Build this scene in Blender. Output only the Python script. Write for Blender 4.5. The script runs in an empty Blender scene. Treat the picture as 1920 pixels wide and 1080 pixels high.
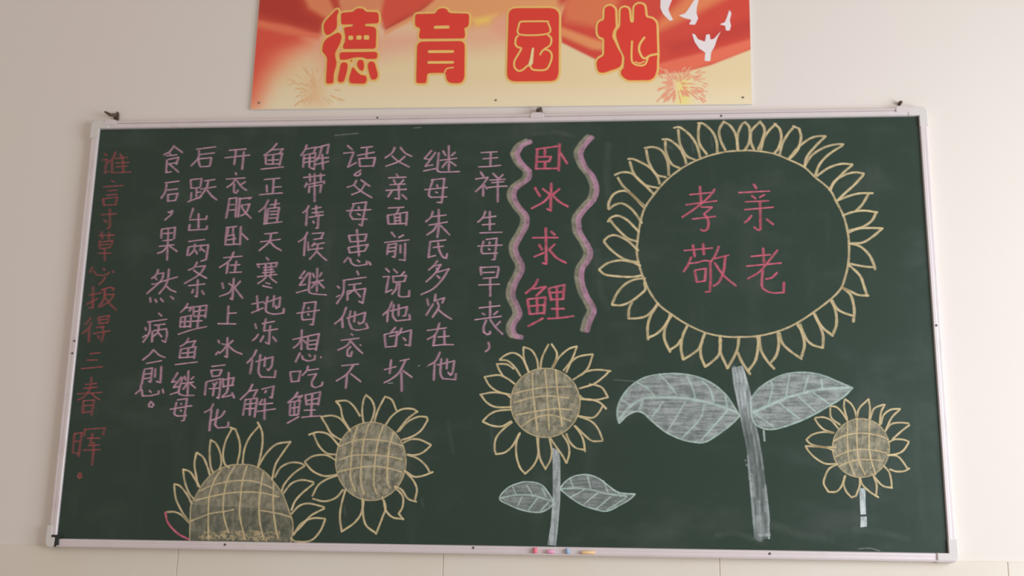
import bpy, bmesh, math, random
import numpy as np
from mathutils import Vector, Matrix, geometry
random.seed(7)
SC = bpy.context.scene
COL = SC.collection

# ------------------------------------------------------------------ camera, sky, lights, exposure
CAM_LOC=(0.34377, -3.18315, 1.35466)
CAM_ROT=[[0.996057, 0.003436, 0.088654], [0.087035, -0.231673, -0.968892], [0.01721, 0.972788, -0.231059]]
BANNER_BL=(-0.7424, -0.008, 2.6649); BANNER_W=1.4804; BANNER_ROT=-0.00716
cam_d = bpy.data.cameras.new('camera'); cam_d.sensor_width = 36.0
cam_d.lens = 2175.0 / 1920.0 * 36.0
cam = bpy.data.objects.new('camera', cam_d); COL.objects.link(cam)
cam.matrix_world = Matrix.Translation(CAM_LOC) @ Matrix(CAM_ROT).to_4x4()
cam_d.dof.use_dof = True; cam_d.dof.focus_distance = 2.85; cam_d.dof.aperture_fstop = 2.6
SC.camera = cam

world = bpy.data.worlds.new('ambient'); SC.world = world; world.use_nodes = True
wbg = world.node_tree.nodes['Background']
wbg.inputs[0].default_value = (1.0, 0.885, 0.80, 1); wbg.inputs[1].default_value = 0.50

def area(name, loc, target, sx, sy, power, color):
    l = bpy.data.lights.new(name, 'AREA'); l.shape = 'RECTANGLE'; l.size = sx; l.size_y = sy
    l.energy = power; l.color = color
    o = bpy.data.objects.new(name, l); COL.objects.link(o); o.location = loc
    o.rotation_euler = (Vector(target) - Vector(loc)).to_track_quat('-Z', 'Y').to_euler()
    return o
area('window_daylight', (3.02, -2.1, 1.75), (-1.0, -1.3, 1.75), 2.2, 1.8, 112.0, (0.87, 0.965, 1.06))

SC.view_settings.view_transform = 'Standard'; SC.view_settings.look = 'None'
SC.view_settings.exposure = 0.0; SC.view_settings.gamma = 1.0
SC.view_settings.use_curve_mapping = False
SC.cycles.transparent_max_bounces = 24

# ------------------------------------------------------------------ data traced from the photograph (half millimetres)
COLUMNS=[
('body',[
('王', '-88,2229 -41,2231 8,2233/-74,2191 12,2197/-30,2231 -30,2145/-100,2142 -34,2144 31,2150'),
('祥', '-87,2111 -69,2084/-115,2068 -43,2078 -73,2032 -113,1992/-70,2030 -68,1965/-65,2032 -46,2008/-15,2102 14,2072/45,2093 17,2066/-32,2060 58,2065/-21,2044 51,2050/-44,2015 10,2021 69,2023/14,2064 17,1929'),
('生', '-53,1871 -68,1834 -96,1808/-71,1832 9,1843/-70,1792 4,1797/-28,1871 -25,1760/-84,1744 46,1747'),
('母', '-60,1694 -71,1639 -61,1621 23,1624/-45,1705 16,1712 6,1586 -11,1586/-92,1666 48,1671/-26,1689 -24,1678/-31,1649 -20,1644'),
('早', '-74,1542 -68,1498/-71,1540 25,1544 30,1534 21,1482/-58,1510 8,1512/-57,1476 21,1482/-82,1438 37,1442/-17,1472 -14,1374'),
('丧', '-14,1341 -13,1254/-76,1305 42,1318/-58,1274 -42,1266/30,1286 8,1266/-99,1237 51,1257/-34,1233 -48,1195 -45,1165 -25,1152 -12,1157 -10,1170/-12,1238 19,1195 60,1155/46,1227 24,1205'),
(',', '-19,1107 -13,1084 -18,1069 -35,1056'),
]),
('title',[
('卧', '233,2245 357,2262/241,2245 235,2126 363,2127/244,2197 321,2199 311,2170 244,2168/285,2241 285,2198/286,2168 286,2128/369,2276 366,2113/372,2224 398,2183 414,2156'),
('冰', '231,2010 244,1986 260,1961/323,2036 322,1873 301,1884/275,2004 318,1969 283,1927 212,1887/372,2003 334,1969/334,1963 370,1926 421,1896'),
('求', '220,1713 366,1713/295,1768 300,1559 279,1564/325,1749 348,1728/258,1671 276,1642/231,1601 286,1624/346,1673 316,1642 357,1595 413,1564'),
('鲤', '253,1468 233,1430 186,1389/229,1414 299,1427 244,1373/197,1353 210,1271/199,1355 297,1365 290,1271/215,1315 290,1322/249,1358 253,1271/213,1269 290,1276/201,1200 246,1223 285,1246/316,1414 329,1350/316,1417 403,1437 396,1355 329,1352/324,1391 394,1396/361,1424 365,1251/332,1299 404,1300/310,1243 370,1246 457,1258'),
]),
('body',[
('继', '-378,2246 -418,2197 -384,2191/-354,2234 -411,2150 -367,2158/-421,2121 -345,2136/-335,2231 -340,2128 -324,2114 -209,2115/-277,2274 -272,2121/-326,2185 -227,2197/-310,2242 -293,2214/-239,2233 -259,2214/-284,2179 -312,2141/-266,2176 -231,2151'),
('母', '-364,2068 -385,1982 -371,1960 -278,1962/-374,2066 -297,2074 -308,1927 -336,1930/-411,2007 -277,2019/-340,2035 -334,2022/-346,1992 -333,1987'),
('朱', '-358,1874 -367,1842 -397,1813/-367,1842 -279,1853/-378,1793 -270,1811/-324,1885 -321,1778 -327,1720/-334,1791 -349,1762 -389,1734/-311,1791 -255,1733'),
('氏', '-370,1694 -275,1704/-367,1691 -374,1602 -333,1612/-350,1659 -289,1667/-321,1688 -314,1646 -292,1604 -271,1596 -267,1622'),
('多', '-322,1580 -342,1552 -371,1526/-347,1549 -301,1559 -335,1505 -382,1458/-325,1512 -254,1533 -293,1468 -342,1416 -410,1383/-326,1536 -315,1525/-322,1494 -304,1478'),
('次', '-373,1357 -364,1321/-337,1329 -375,1264/-326,1385 -330,1344/-332,1347 -275,1363 -286,1334/-314,1339 -306,1308 -339,1252/-303,1292 -266,1262 -230,1241'),
('在', '-367,1176 -257,1191/-298,1218 -318,1155 -365,1124/-321,1150 -329,1089/-305,1138 -240,1144/-269,1175 -266,1094/-329,1089 -274,1095 -214,1095'),
('他', '-290,1051 -313,1003 -350,978/-318,993 -320,895/-303,980 -208,1003 -216,938 -226,923 -241,938/-281,1013 -284,933 -268,903 -200,898 -196,931/-249,1013 -249,958'),
]),
('body',[
('父', '-597,2268 -611,2235 -652,2204/-563,2268 -532,2232 -492,2212/-534,2212 -572,2180 -645,2153/-611,2216 -572,2183 -505,2146'),
('亲', '-580,2104 -568,2087/-626,2082 -521,2085/-594,2068 -582,2044/-536,2068 -556,2043/-616,2039 -525,2043/-638,2005 -516,2011/-564,2044 -558,1952 -584,1957/-602,2001 -624,1966/-541,1978 -513,1951'),
('面', '-621,1898 -527,1902/-558,1892 -570,1860/-621,1853 -614,1802/-621,1854 -508,1872 -510,1793/-580,1855 -575,1802/-549,1860 -544,1801/-574,1839 -548,1841/-573,1820 -547,1823/-609,1801 -516,1804'),
('前', '-594,1751 -572,1724/-523,1735 -551,1720/-633,1691 -488,1706/-609,1680 -614,1621/-609,1677 -563,1685 -569,1603 -585,1608/-603,1658 -567,1662/-607,1635 -571,1641/-539,1674 -537,1629/-511,1684 -510,1584 -543,1589'),
('说', '-618,1537 -597,1516/-632,1488 -598,1490 -612,1396 -577,1412/-572,1532 -550,1511/-509,1516 -529,1495/-575,1490 -569,1456/-575,1490 -498,1495 -507,1461/-566,1456 -507,1461/-550,1451 -554,1417 -576,1386/-535,1453 -537,1378 -519,1370 -478,1373 -477,1406'),
('他', '-574,1342 -590,1298 -624,1265/-595,1293 -597,1226/-582,1288 -486,1313 -494,1262 -510,1259/-563,1324 -566,1262 -544,1231 -466,1239 -472,1267/-535,1324 -533,1262'),
('的', '-548,1193 -572,1167/-609,1149 -599,1081/-612,1152 -536,1170 -543,1086 -599,1081/-581,1142 -548,1148/-512,1188 -526,1155 -536,1149/-521,1162 -458,1178 -462,1089 -490,1094/-502,1134 -486,1119'),
('坏', '-565,1007 -570,932/-601,952 -536,970/-515,1002 -462,1013/-484,1003 -517,937 -561,899 -600,878/-504,937 -498,832/-495,947 -443,910'),
]),
('body',[
('话', '-878,2284 -848,2258/-900,2237 -839,2243 -869,2151 -820,2178/-798,2269 -727,2276/-817,2222 -715,2241/-761,2273 -763,2207/-805,2202 -798,2156/-805,2202 -710,2207 -719,2155/-798,2155 -719,2156'),
('。', '-791,2131 -817,2115 -829,2101 -811,2096 -793,2106 -796,2117'),
('父', '-815,2068 -829,2041 -868,2027/-788,2071 -734,2032/-763,2043 -790,2003 -839,1981/-829,2041 -785,2003 -718,1961'),
('母', '-823,1919 -841,1863 -824,1833 -740,1832/-831,1925 -750,1936 -770,1793 -788,1801/-863,1884 -719,1889/-794,1906 -790,1895/-799,1865 -781,1857'),
('患', '-797,1769 -777,1612/-843,1734 -833,1700/-843,1734 -739,1742 -747,1702/-830,1696 -747,1702/-841,1660 -832,1631/-842,1663 -728,1680 -744,1643/-832,1631 -744,1642/-841,1604 -863,1575/-830,1596 -816,1567 -784,1554 -730,1562 -731,1580/-786,1588 -770,1575/-718,1577 -707,1559'),
('病', '-785,1522 -774,1501/-865,1468 -729,1486/-857,1465 -859,1392 -892,1332/-895,1434 -881,1423/-896,1371 -876,1382/-830,1441 -756,1450/-834,1402 -831,1353/-834,1405 -731,1420 -743,1335 -766,1345/-797,1441 -795,1413 -828,1387/-795,1413 -757,1371'),
('他', '-836,1309 -857,1252 -898,1214/-857,1250 -851,1193/-831,1247 -725,1280 -732,1226 -755,1213 -763,1224/-810,1288 -817,1232 -797,1185 -761,1178 -705,1190 -717,1216/-784,1283 -786,1226'),
('衣', '-801,1157 -790,1149/-857,1119 -753,1132/-801,1119 -823,1088 -872,1063/-799,1083 -816,1063 -815,1032 -797,1027 -790,1053/-796,1109 -761,1073 -729,1045/-746,1093 -741,1091'),
('不', '-845,974 -749,984/-779,977 -814,926 -871,888/-812,926 -815,848/-792,929 -731,884'),
]),
('body',[
('解', '-1124,2290 -1133,2260 -1155,2227/-1131,2265 -1065,2278 -1079,2248/-1136,2229 -1137,2155/-1136,2229 -1068,2242 -1070,2140 -1092,2149/-1102,2237 -1100,2154/-1132,2207 -1077,2213/-1131,2183 -1078,2190/-1059,2275 -991,2294 -998,2238/-1030,2283 -1043,2225/-1045,2220 -1060,2195/-1058,2206 -986,2212/-1066,2168 -985,2188/-1027,2230 -1017,2139'),
('带', '-1131,2090 -1004,2104/-1095,2110 -1090,2066/-1066,2113 -1062,2044/-1031,2112 -1026,2071/-1110,2056 -1119,2031/-1115,2045 -1005,2065 -1007,2052/-1093,2039 -1093,1998/-1093,2031 -1022,2044 -1027,1997/-1062,2044 -1056,1943'),
('侍', '-1089,1917 -1100,1892 -1123,1874/-1098,1892 -1098,1798/-1069,1897 -1014,1907/-1046,1916 -1041,1859/-1068,1873 -1000,1879/-1082,1846 -999,1860/-1028,1865 -1028,1781 -1041,1781/-1059,1822 -1051,1811'),
('候', '-1087,1755 -1106,1720 -1139,1698/-1098,1726 -1100,1617/-1081,1696 -1075,1646/-1060,1748 -992,1752 -1006,1717/-1048,1712 -996,1720/-1041,1691 -1056,1672/-1049,1680 -984,1692/-1068,1652 -990,1660/-1022,1680 -1028,1640 -1065,1595/-1025,1640 -992,1608 -965,1587'),
('继', '-1089,1524 -1118,1482 -1097,1484/-1068,1513 -1115,1440 -1079,1445/-1131,1396 -1067,1414/-1057,1513 -1059,1414 -1045,1393 -1006,1387 -954,1383/-1017,1539 -1012,1403/-1041,1508 -1032,1487/-990,1513 -1001,1492/-1046,1455 -977,1470/-1023,1455 -1044,1424/-1005,1458 -972,1424'),
('母', '-1080,1333 -1091,1258 -1082,1237 -1018,1243/-1086,1335 -1014,1343 -1024,1209 -1042,1211/-1121,1276 -990,1294/-1056,1309 -1053,1302/-1056,1271 -1050,1265'),
('想', '-1135,1124 -1051,1142/-1086,1178 -1082,1067/-1088,1124 -1102,1098 -1129,1075/-1073,1119 -1056,1103/-1048,1139 -1047,1070/-1048,1144 -985,1157 -998,1062/-1039,1116 -993,1121/-1038,1093 -997,1098/-1041,1068 -998,1072/-1089,1045 -1100,1022 -1111,996/-1077,1029 -1069,1011 -1037,1001 -1002,1009 -1001,1032/-1037,1037 -1026,1027/-970,1024 -964,1021'),
('吃', '-1138,935 -1127,882/-1138,938 -1080,943 -1087,887/-1125,882 -1084,887/-1038,971 -1044,946 -1068,918/-1039,947 -976,956/-1035,920 -987,928 -1010,885 -1009,860 -988,850 -953,863 -949,880'),
('鲤', '-1088,822 -1107,794 -1140,764/-1111,792 -1061,805 -1081,784/-1127,759 -1126,694/-1128,767 -1072,777 -1078,697/-1118,734 -1078,740/-1102,769 -1101,697/-1123,692 -1078,697/-1136,650 -1074,685/-1044,807 -1033,752/-1044,807 -959,826 -967,753/-1029,777 -969,790/-1028,755 -970,760/-1004,815 -1004,690/-1046,722 -981,724/-1057,682 -1004,688 -948,691'),
]),
('body',[
('鱼', '-1305,2304 -1332,2268 -1378,2230/-1342,2263 -1265,2270 -1287,2240/-1367,2224 -1363,2177/-1367,2230 -1268,2242 -1280,2168/-1322,2235 -1320,2176/-1352,2200 -1287,2202/-1355,2175 -1286,2177/-1391,2145 -1255,2157'),
('正', '-1367,2080 -1272,2088/-1309,2083 -1309,1998/-1303,2033 -1260,2035/-1349,2045 -1344,2004/-1390,1987 -1250,1997'),
('值', '-1332,1954 -1353,1911 -1386,1882/-1345,1906 -1346,1808/-1320,1924 -1264,1932/-1287,1954 -1292,1905/-1329,1900 -1334,1816/-1321,1903 -1265,1908 -1273,1824/-1317,1884 -1275,1886/-1316,1865 -1273,1867/-1320,1843 -1275,1845/-1352,1808 -1241,1821'),
('天', '-1342,1748 -1263,1755/-1363,1700 -1245,1715/-1303,1749 -1310,1701 -1367,1647/-1305,1700 -1276,1671 -1235,1647'),
('寒', '-1322,1605 -1305,1591/-1372,1568 -1360,1546/-1372,1565 -1254,1575 -1263,1549/-1336,1546 -1274,1551/-1322,1565 -1320,1499/-1290,1565 -1286,1498/-1333,1530 -1273,1535/-1339,1515 -1266,1520/-1367,1491 -1252,1505/-1312,1493 -1331,1472 -1361,1451/-1296,1496 -1274,1472 -1249,1456/-1315,1456 -1288,1448/-1332,1438 -1276,1425'),
('地', '-1389,1330 -1317,1344/-1361,1378 -1348,1292/-1386,1279 -1320,1307/-1317,1333 -1223,1370 -1227,1315 -1242,1305 -1248,1320/-1298,1372 -1304,1299 -1287,1279 -1250,1271 -1199,1278 -1198,1304/-1260,1378 -1261,1315'),
('冻', '-1360,1214 -1351,1188/-1369,1118 -1350,1134 -1338,1154/-1319,1216 -1247,1229/-1300,1242 -1306,1175/-1306,1173 -1226,1185/-1271,1203 -1272,1098 -1294,1108/-1306,1144 -1322,1111/-1252,1139 -1229,1113'),
('他', '-1342,1062 -1358,1026 -1391,988/-1361,1006 -1369,927/-1340,996 -1244,1024 -1248,970 -1265,947 -1273,955/-1317,1036 -1321,940 -1303,909 -1226,907 -1223,945/-1288,1021 -1289,970'),
('解', '-1351,866 -1369,828 -1415,780/-1369,828 -1321,836 -1341,793/-1386,778 -1393,693/-1386,780 -1318,788 -1326,683/-1355,778 -1355,693/-1379,753 -1326,761/-1383,728 -1327,731/-1296,839 -1228,857 -1234,791 -1249,794/-1270,831 -1275,819/-1289,781 -1305,753/-1297,753 -1227,761/-1313,713 -1209,729/-1274,783 -1269,671'),
]),
('body',[
('开', '-1591,2265 -1489,2273/-1614,2219 -1464,2234/-1550,2260 -1554,2177/-1501,2254 -1504,2146'),
('衣', '-1542,2124 -1536,2113/-1596,2086 -1481,2092/-1539,2086 -1559,2055 -1589,2035/-1545,2055 -1544,2006 -1530,1998 -1518,2017/-1531,2077 -1498,2036 -1467,2015/-1479,2068 -1502,2052'),
('服', '-1568,1962 -1570,1919 -1578,1845/-1571,1965 -1523,1970 -1522,1853/-1560,1927 -1533,1929/-1563,1894 -1531,1897/-1504,1967 -1506,1853/-1509,1962 -1435,1971 -1450,1961/-1493,1923 -1443,1931 -1460,1880 -1493,1858/-1492,1918 -1466,1880 -1428,1844'),
('卧', '-1568,1786 -1571,1684/-1573,1788 -1510,1795/-1560,1783 -1562,1748/-1531,1786 -1530,1748/-1564,1737 -1520,1745/-1560,1713 -1510,1721/-1524,1740 -1521,1689/-1571,1684 -1484,1688/-1486,1793 -1483,1683/-1480,1753 -1438,1715'),
('在', '-1575,1606 -1465,1615/-1517,1640 -1537,1590 -1595,1548/-1546,1574 -1550,1513/-1532,1561 -1474,1564/-1497,1584 -1503,1521/-1532,1517 -1461,1520'),
('冰', '-1572,1455 -1561,1423/-1505,1481 -1504,1357 -1518,1365/-1532,1452 -1507,1436 -1525,1399 -1581,1376/-1465,1465 -1496,1428/-1496,1426 -1444,1365'),
('上', '-1524,1318 -1522,1217/-1521,1276 -1474,1279/-1579,1216 -1472,1214'),
('冰', '-1569,1118 -1560,1103/-1578,1036 -1562,1054/-1547,1098 -1513,1093 -1536,1062 -1556,1044/-1516,1134 -1510,1021 -1526,1028/-1483,1118 -1507,1093/-1507,1087 -1468,1057 -1423,1039'),
('融', '-1596,968 -1517,977/-1597,944 -1587,911/-1597,945 -1535,949 -1546,919/-1587,911 -1546,915/-1620,878 -1622,807/-1620,880 -1539,898 -1537,838 -1541,787 -1554,792/-1581,873 -1569,855/-1558,878 -1574,850/-1602,840 -1540,845/-1573,837 -1575,802/-1526,898 -1517,850/-1523,891 -1462,904 -1469,858/-1520,853 -1459,863/-1493,932 -1493,833 -1521,795/-1521,792 -1465,805/-1466,818 -1451,790'),
('化', '-1569,754 -1582,727 -1617,706/-1577,722 -1580,604/-1541,722 -1550,637 -1533,620 -1475,625 -1474,652/-1499,715 -1522,682 -1572,662'),
]),
('body',[
('后', '-1792,2275 -1674,2289/-1775,2264 -1777,2219 -1816,2172/-1773,2241 -1679,2251/-1776,2211 -1762,2169/-1776,2214 -1696,2221 -1702,2168/-1759,2164 -1705,2168'),
('跃', '-1811,2081 -1805,2034/-1812,2085 -1745,2091 -1749,2038/-1802,2031 -1751,2036/-1772,2030 -1768,1981/-1770,2006 -1743,2008/-1800,2003 -1799,1959/-1816,1948 -1736,1981/-1727,2077 -1663,2084/-1747,2025 -1654,2040/-1703,2077 -1713,2030 -1751,1970/-1706,2019 -1677,1985 -1643,1958'),
('出', '-1781,1907 -1795,1850/-1746,1874 -1739,1785/-1799,1837 -1703,1841/-1694,1860 -1700,1838/-1794,1807 -1797,1774/-1797,1774 -1690,1779 -1689,1798'),
('两', '-1793,1705 -1696,1717/-1790,1669 -1794,1621/-1791,1673 -1672,1684 -1678,1596 -1709,1586/-1752,1688 -1757,1650 -1781,1623/-1746,1650 -1734,1631/-1714,1682 -1719,1650/-1710,1660 -1690,1644'),
('条', '-1730,1580 -1748,1548 -1779,1533/-1743,1551 -1680,1559 -1713,1506 -1796,1453/-1747,1532 -1708,1506 -1666,1484/-1771,1440 -1674,1450/-1718,1474 -1715,1374 -1729,1379/-1740,1416 -1746,1397/-1689,1410 -1674,1389'),
('鲤', '-1765,1334 -1781,1306 -1805,1282/-1781,1308 -1742,1313 -1753,1290/-1800,1248 -1800,1196/-1800,1253 -1740,1264 -1740,1196/-1800,1225 -1743,1230/-1774,1258 -1774,1196/-1800,1196 -1741,1201/-1807,1154 -1728,1180 -1643,1199/-1732,1316 -1725,1264/-1731,1313 -1653,1324 -1656,1253/-1721,1287 -1664,1295/-1722,1258 -1659,1264/-1692,1316 -1698,1196/-1732,1230 -1672,1233'),
('鱼', '-1745,1131 -1758,1103 -1791,1082/-1759,1105 -1702,1116 -1718,1082/-1784,1067 -1788,1018/-1782,1067 -1699,1082 -1702,1015/-1774,1043 -1705,1051/-1740,1074 -1741,1020/-1785,1018 -1705,1023/-1810,978 -1679,994'),
('继', '-1791,931 -1820,877 -1797,882/-1768,905 -1809,847 -1779,852/-1824,807 -1771,824/-1760,903 -1777,826 -1770,809 -1738,801 -1684,803/-1729,941 -1723,806/-1750,910 -1740,890/-1695,908 -1710,893/-1759,870 -1693,878/-1729,872 -1751,837/-1713,870 -1680,845'),
('母', '-1784,761 -1791,700 -1775,686 -1718,688/-1780,776 -1724,784 -1731,661 -1747,658/-1817,723 -1692,744/-1757,756 -1754,751/-1757,718 -1751,713'),
]),
('body',[
('食', '-1931,2299 -1955,2263 -1991,2243/-1925,2291 -1875,2255/-1974,2236 -1909,2242/-1954,2252 -1947,2241/-1959,2213 -1897,2226 -1907,2182/-1967,2210 -1965,2132 -1933,2136/-1956,2185 -1905,2192/-1948,2182 -1918,2157 -1889,2133'),
('后', '-1965,2067 -1882,2077/-1956,2057 -1960,2011 -1981,1972/-1950,2022 -1886,2029/-1942,1994 -1939,1955/-1942,1993 -1883,2001 -1893,1958/-1941,1953 -1893,1958'),
(',', '-1932,1884 -1906,1895 -1910,1873 -1947,1838/-1924,1885 -1913,1881'),
('果', '-1961,1778 -1959,1727/-1961,1782 -1881,1792 -1881,1724/-1948,1755 -1894,1758/-1949,1711 -1888,1717/-1921,1786 -1912,1595/-1968,1677 -1877,1687/-1919,1675 -1943,1646 -1975,1635/-1903,1678 -1855,1645'),
('然', '-1960,1536 -1968,1507 -1995,1483/-1963,1512 -1926,1517 -1938,1470 -2016,1393/-1977,1491 -1963,1478/-1992,1451 -1968,1450/-1963,1454 -1901,1475 -1839,1493/-1896,1539 -1897,1480 -1909,1438 -1942,1393/-1903,1438 -1875,1416 -1842,1403/-1993,1369 -1988,1343/-1963,1359 -1951,1343/-1931,1364 -1911,1345/-1872,1377 -1852,1361'),
('病', '-1934,1277 -1914,1261/-1998,1226 -1881,1242/-1982,1227 -1979,1165 -2011,1108/-2006,1193 -1999,1178/-2016,1136 -1996,1149/-1954,1206 -1889,1214/-1961,1170 -1958,1110/-1954,1175 -1881,1186 -1873,1154 -1879,1108 -1901,1118/-1928,1206 -1927,1170 -1956,1139/-1929,1165 -1903,1139'),
('愈', '-1944,1064 -1967,1035 -2004,1004/-1938,1059 -1909,1033 -1871,1018/-1981,984 -1891,1001/-1988,945 -1996,866/-1988,951 -1942,958 -1945,877 -1958,882/-1983,922 -1944,928/-1983,897 -1947,902/-1923,953 -1922,907/-1890,966 -1887,874 -1911,882/-2001,861 -1998,836 -2027,810/-1993,831 -1984,798 -1935,800 -1892,811 -1893,826/-1948,828 -1934,818/-1871,836 -1864,816'),
('。', '-1932,765 -1944,752 -1940,737 -1924,735 -1915,750 -1932,765'),
]),
('motto',[
('谁', '-2358,2255 -2340,2244/-2367,2216 -2337,2218 -2343,2134 -2319,2143/-2290,2265 -2297,2232 -2327,2199/-2305,2221 -2299,2134/-2261,2251 -2242,2231/-2286,2223 -2209,2231/-2280,2195 -2201,2198/-2278,2171 -2207,2175/-2242,2225 -2228,2139/-2288,2134 -2181,2138'),
('言', '-2299,2084 -2274,2076/-2345,2047 -2222,2053/-2315,2021 -2252,2026/-2317,1994 -2252,2000/-2337,1971 -2327,1932/-2337,1972 -2251,1982 -2257,1937/-2325,1932 -2251,1935'),
('寸', '-2340,1873 -2243,1879/-2289,1907 -2278,1794 -2294,1786/-2318,1841 -2300,1827'),
('草', '-2341,1746 -2244,1748/-2324,1765 -2317,1727/-2278,1765 -2277,1726/-2332,1713 -2328,1670/-2329,1705 -2251,1715 -2263,1675/-2324,1689 -2271,1692/-2322,1665 -2268,1671/-2333,1638 -2254,1638/-2295,1664 -2288,1597'),
('心', '-2359,1552 -2372,1522/-2351,1530 -2322,1506 -2273,1508 -2253,1522/-2293,1546 -2282,1535/-2235,1530 -2224,1521/-2277,1492 -2286,1471 -2308,1450'),
('报', '-2363,1386 -2289,1399/-2341,1434 -2331,1309 -2355,1312/-2373,1330 -2307,1365/-2291,1415 -2244,1431 -2214,1425 -2224,1412/-2270,1423 -2270,1365 -2297,1314/-2274,1386 -2211,1391 -2231,1354 -2281,1317/-2265,1375 -2235,1338 -2188,1296'),
('得', '-2338,1251 -2347,1233 -2369,1212/-2330,1222 -2347,1186 -2376,1160/-2340,1191 -2334,1110/-2290,1254 -2284,1220/-2290,1254 -2227,1264 -2234,1222/-2283,1238 -2236,1243/-2281,1217 -2234,1222/-2297,1194 -2247,1199/-2312,1157 -2213,1175/-2264,1201 -2251,1160 -2257,1113/-2284,1144 -2272,1128'),
('三', '-2321,1040 -2258,1046/-2333,1003 -2270,1004/-2362,953 -2237,965'),
('春', '-2329,862 -2261,868/-2337,839 -2254,847/-2370,808 -2224,817/-2296,903 -2300,834 -2327,793 -2364,773/-2287,811 -2263,791 -2233,774/-2329,768 -2327,699/-2329,768 -2267,773 -2273,685/-2324,740 -2269,744/-2322,702 -2276,707'),
('晖', '-2362,581 -2361,476/-2362,581 -2320,586 -2325,456/-2354,538 -2329,541/-2358,473 -2326,469/-2304,606 -2305,569/-2304,606 -2188,615 -2194,575/-2286,556 -2208,557/-2257,582 -2263,514/-2276,514 -2207,520/-2300,489 -2201,493/-2244,532 -2240,462 -2242,407'),
('。', '-2307,362 -2318,345 -2309,333 -2296,338 -2301,357 -2307,362'),
]),
('slogan',[
('孝', '1110,1960 1245,1972/1168,2007 1172,1917/1087,1900 1261,1922/1250,1990 1219,1948 1149,1886 1065,1827/1171,1886 1233,1885 1187,1844 1207,1817 1211,1786 1203,1755 1185,1745 1166,1753/1122,1816 1251,1830'),
('亲', '1469,2017 1483,1993/1384,1969 1557,1976/1455,1951 1477,1932/1527,1955 1499,1940/1419,1914 1550,1919/1413,1868 1573,1881/1501,1914 1498,1752 1486,1747 1462,1766/1451,1833 1431,1808 1411,1792/1532,1812 1570,1780'),
('敬', '1072,1632 1230,1646/1122,1662 1131,1598/1179,1670 1182,1608/1111,1593 1093,1549 1068,1511/1098,1557 1142,1562 1182,1573 1216,1569 1216,1467 1210,1396 1185,1393/1129,1516 1140,1452/1132,1518 1191,1528 1184,1457/1138,1449 1187,1457/1265,1654 1246,1605 1221,1569/1241,1584 1320,1604/1300,1599 1288,1512 1262,1451 1230,1426/1240,1559 1288,1487 1354,1428'),
('老', '1442,1596 1547,1605/1509,1642 1511,1562/1416,1540 1606,1557/1587,1631 1533,1562 1483,1506 1419,1468/1503,1516 1495,1435 1509,1405 1552,1387 1612,1389 1616,1445/1580,1501 1550,1473 1518,1466'),
]),
]
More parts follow.
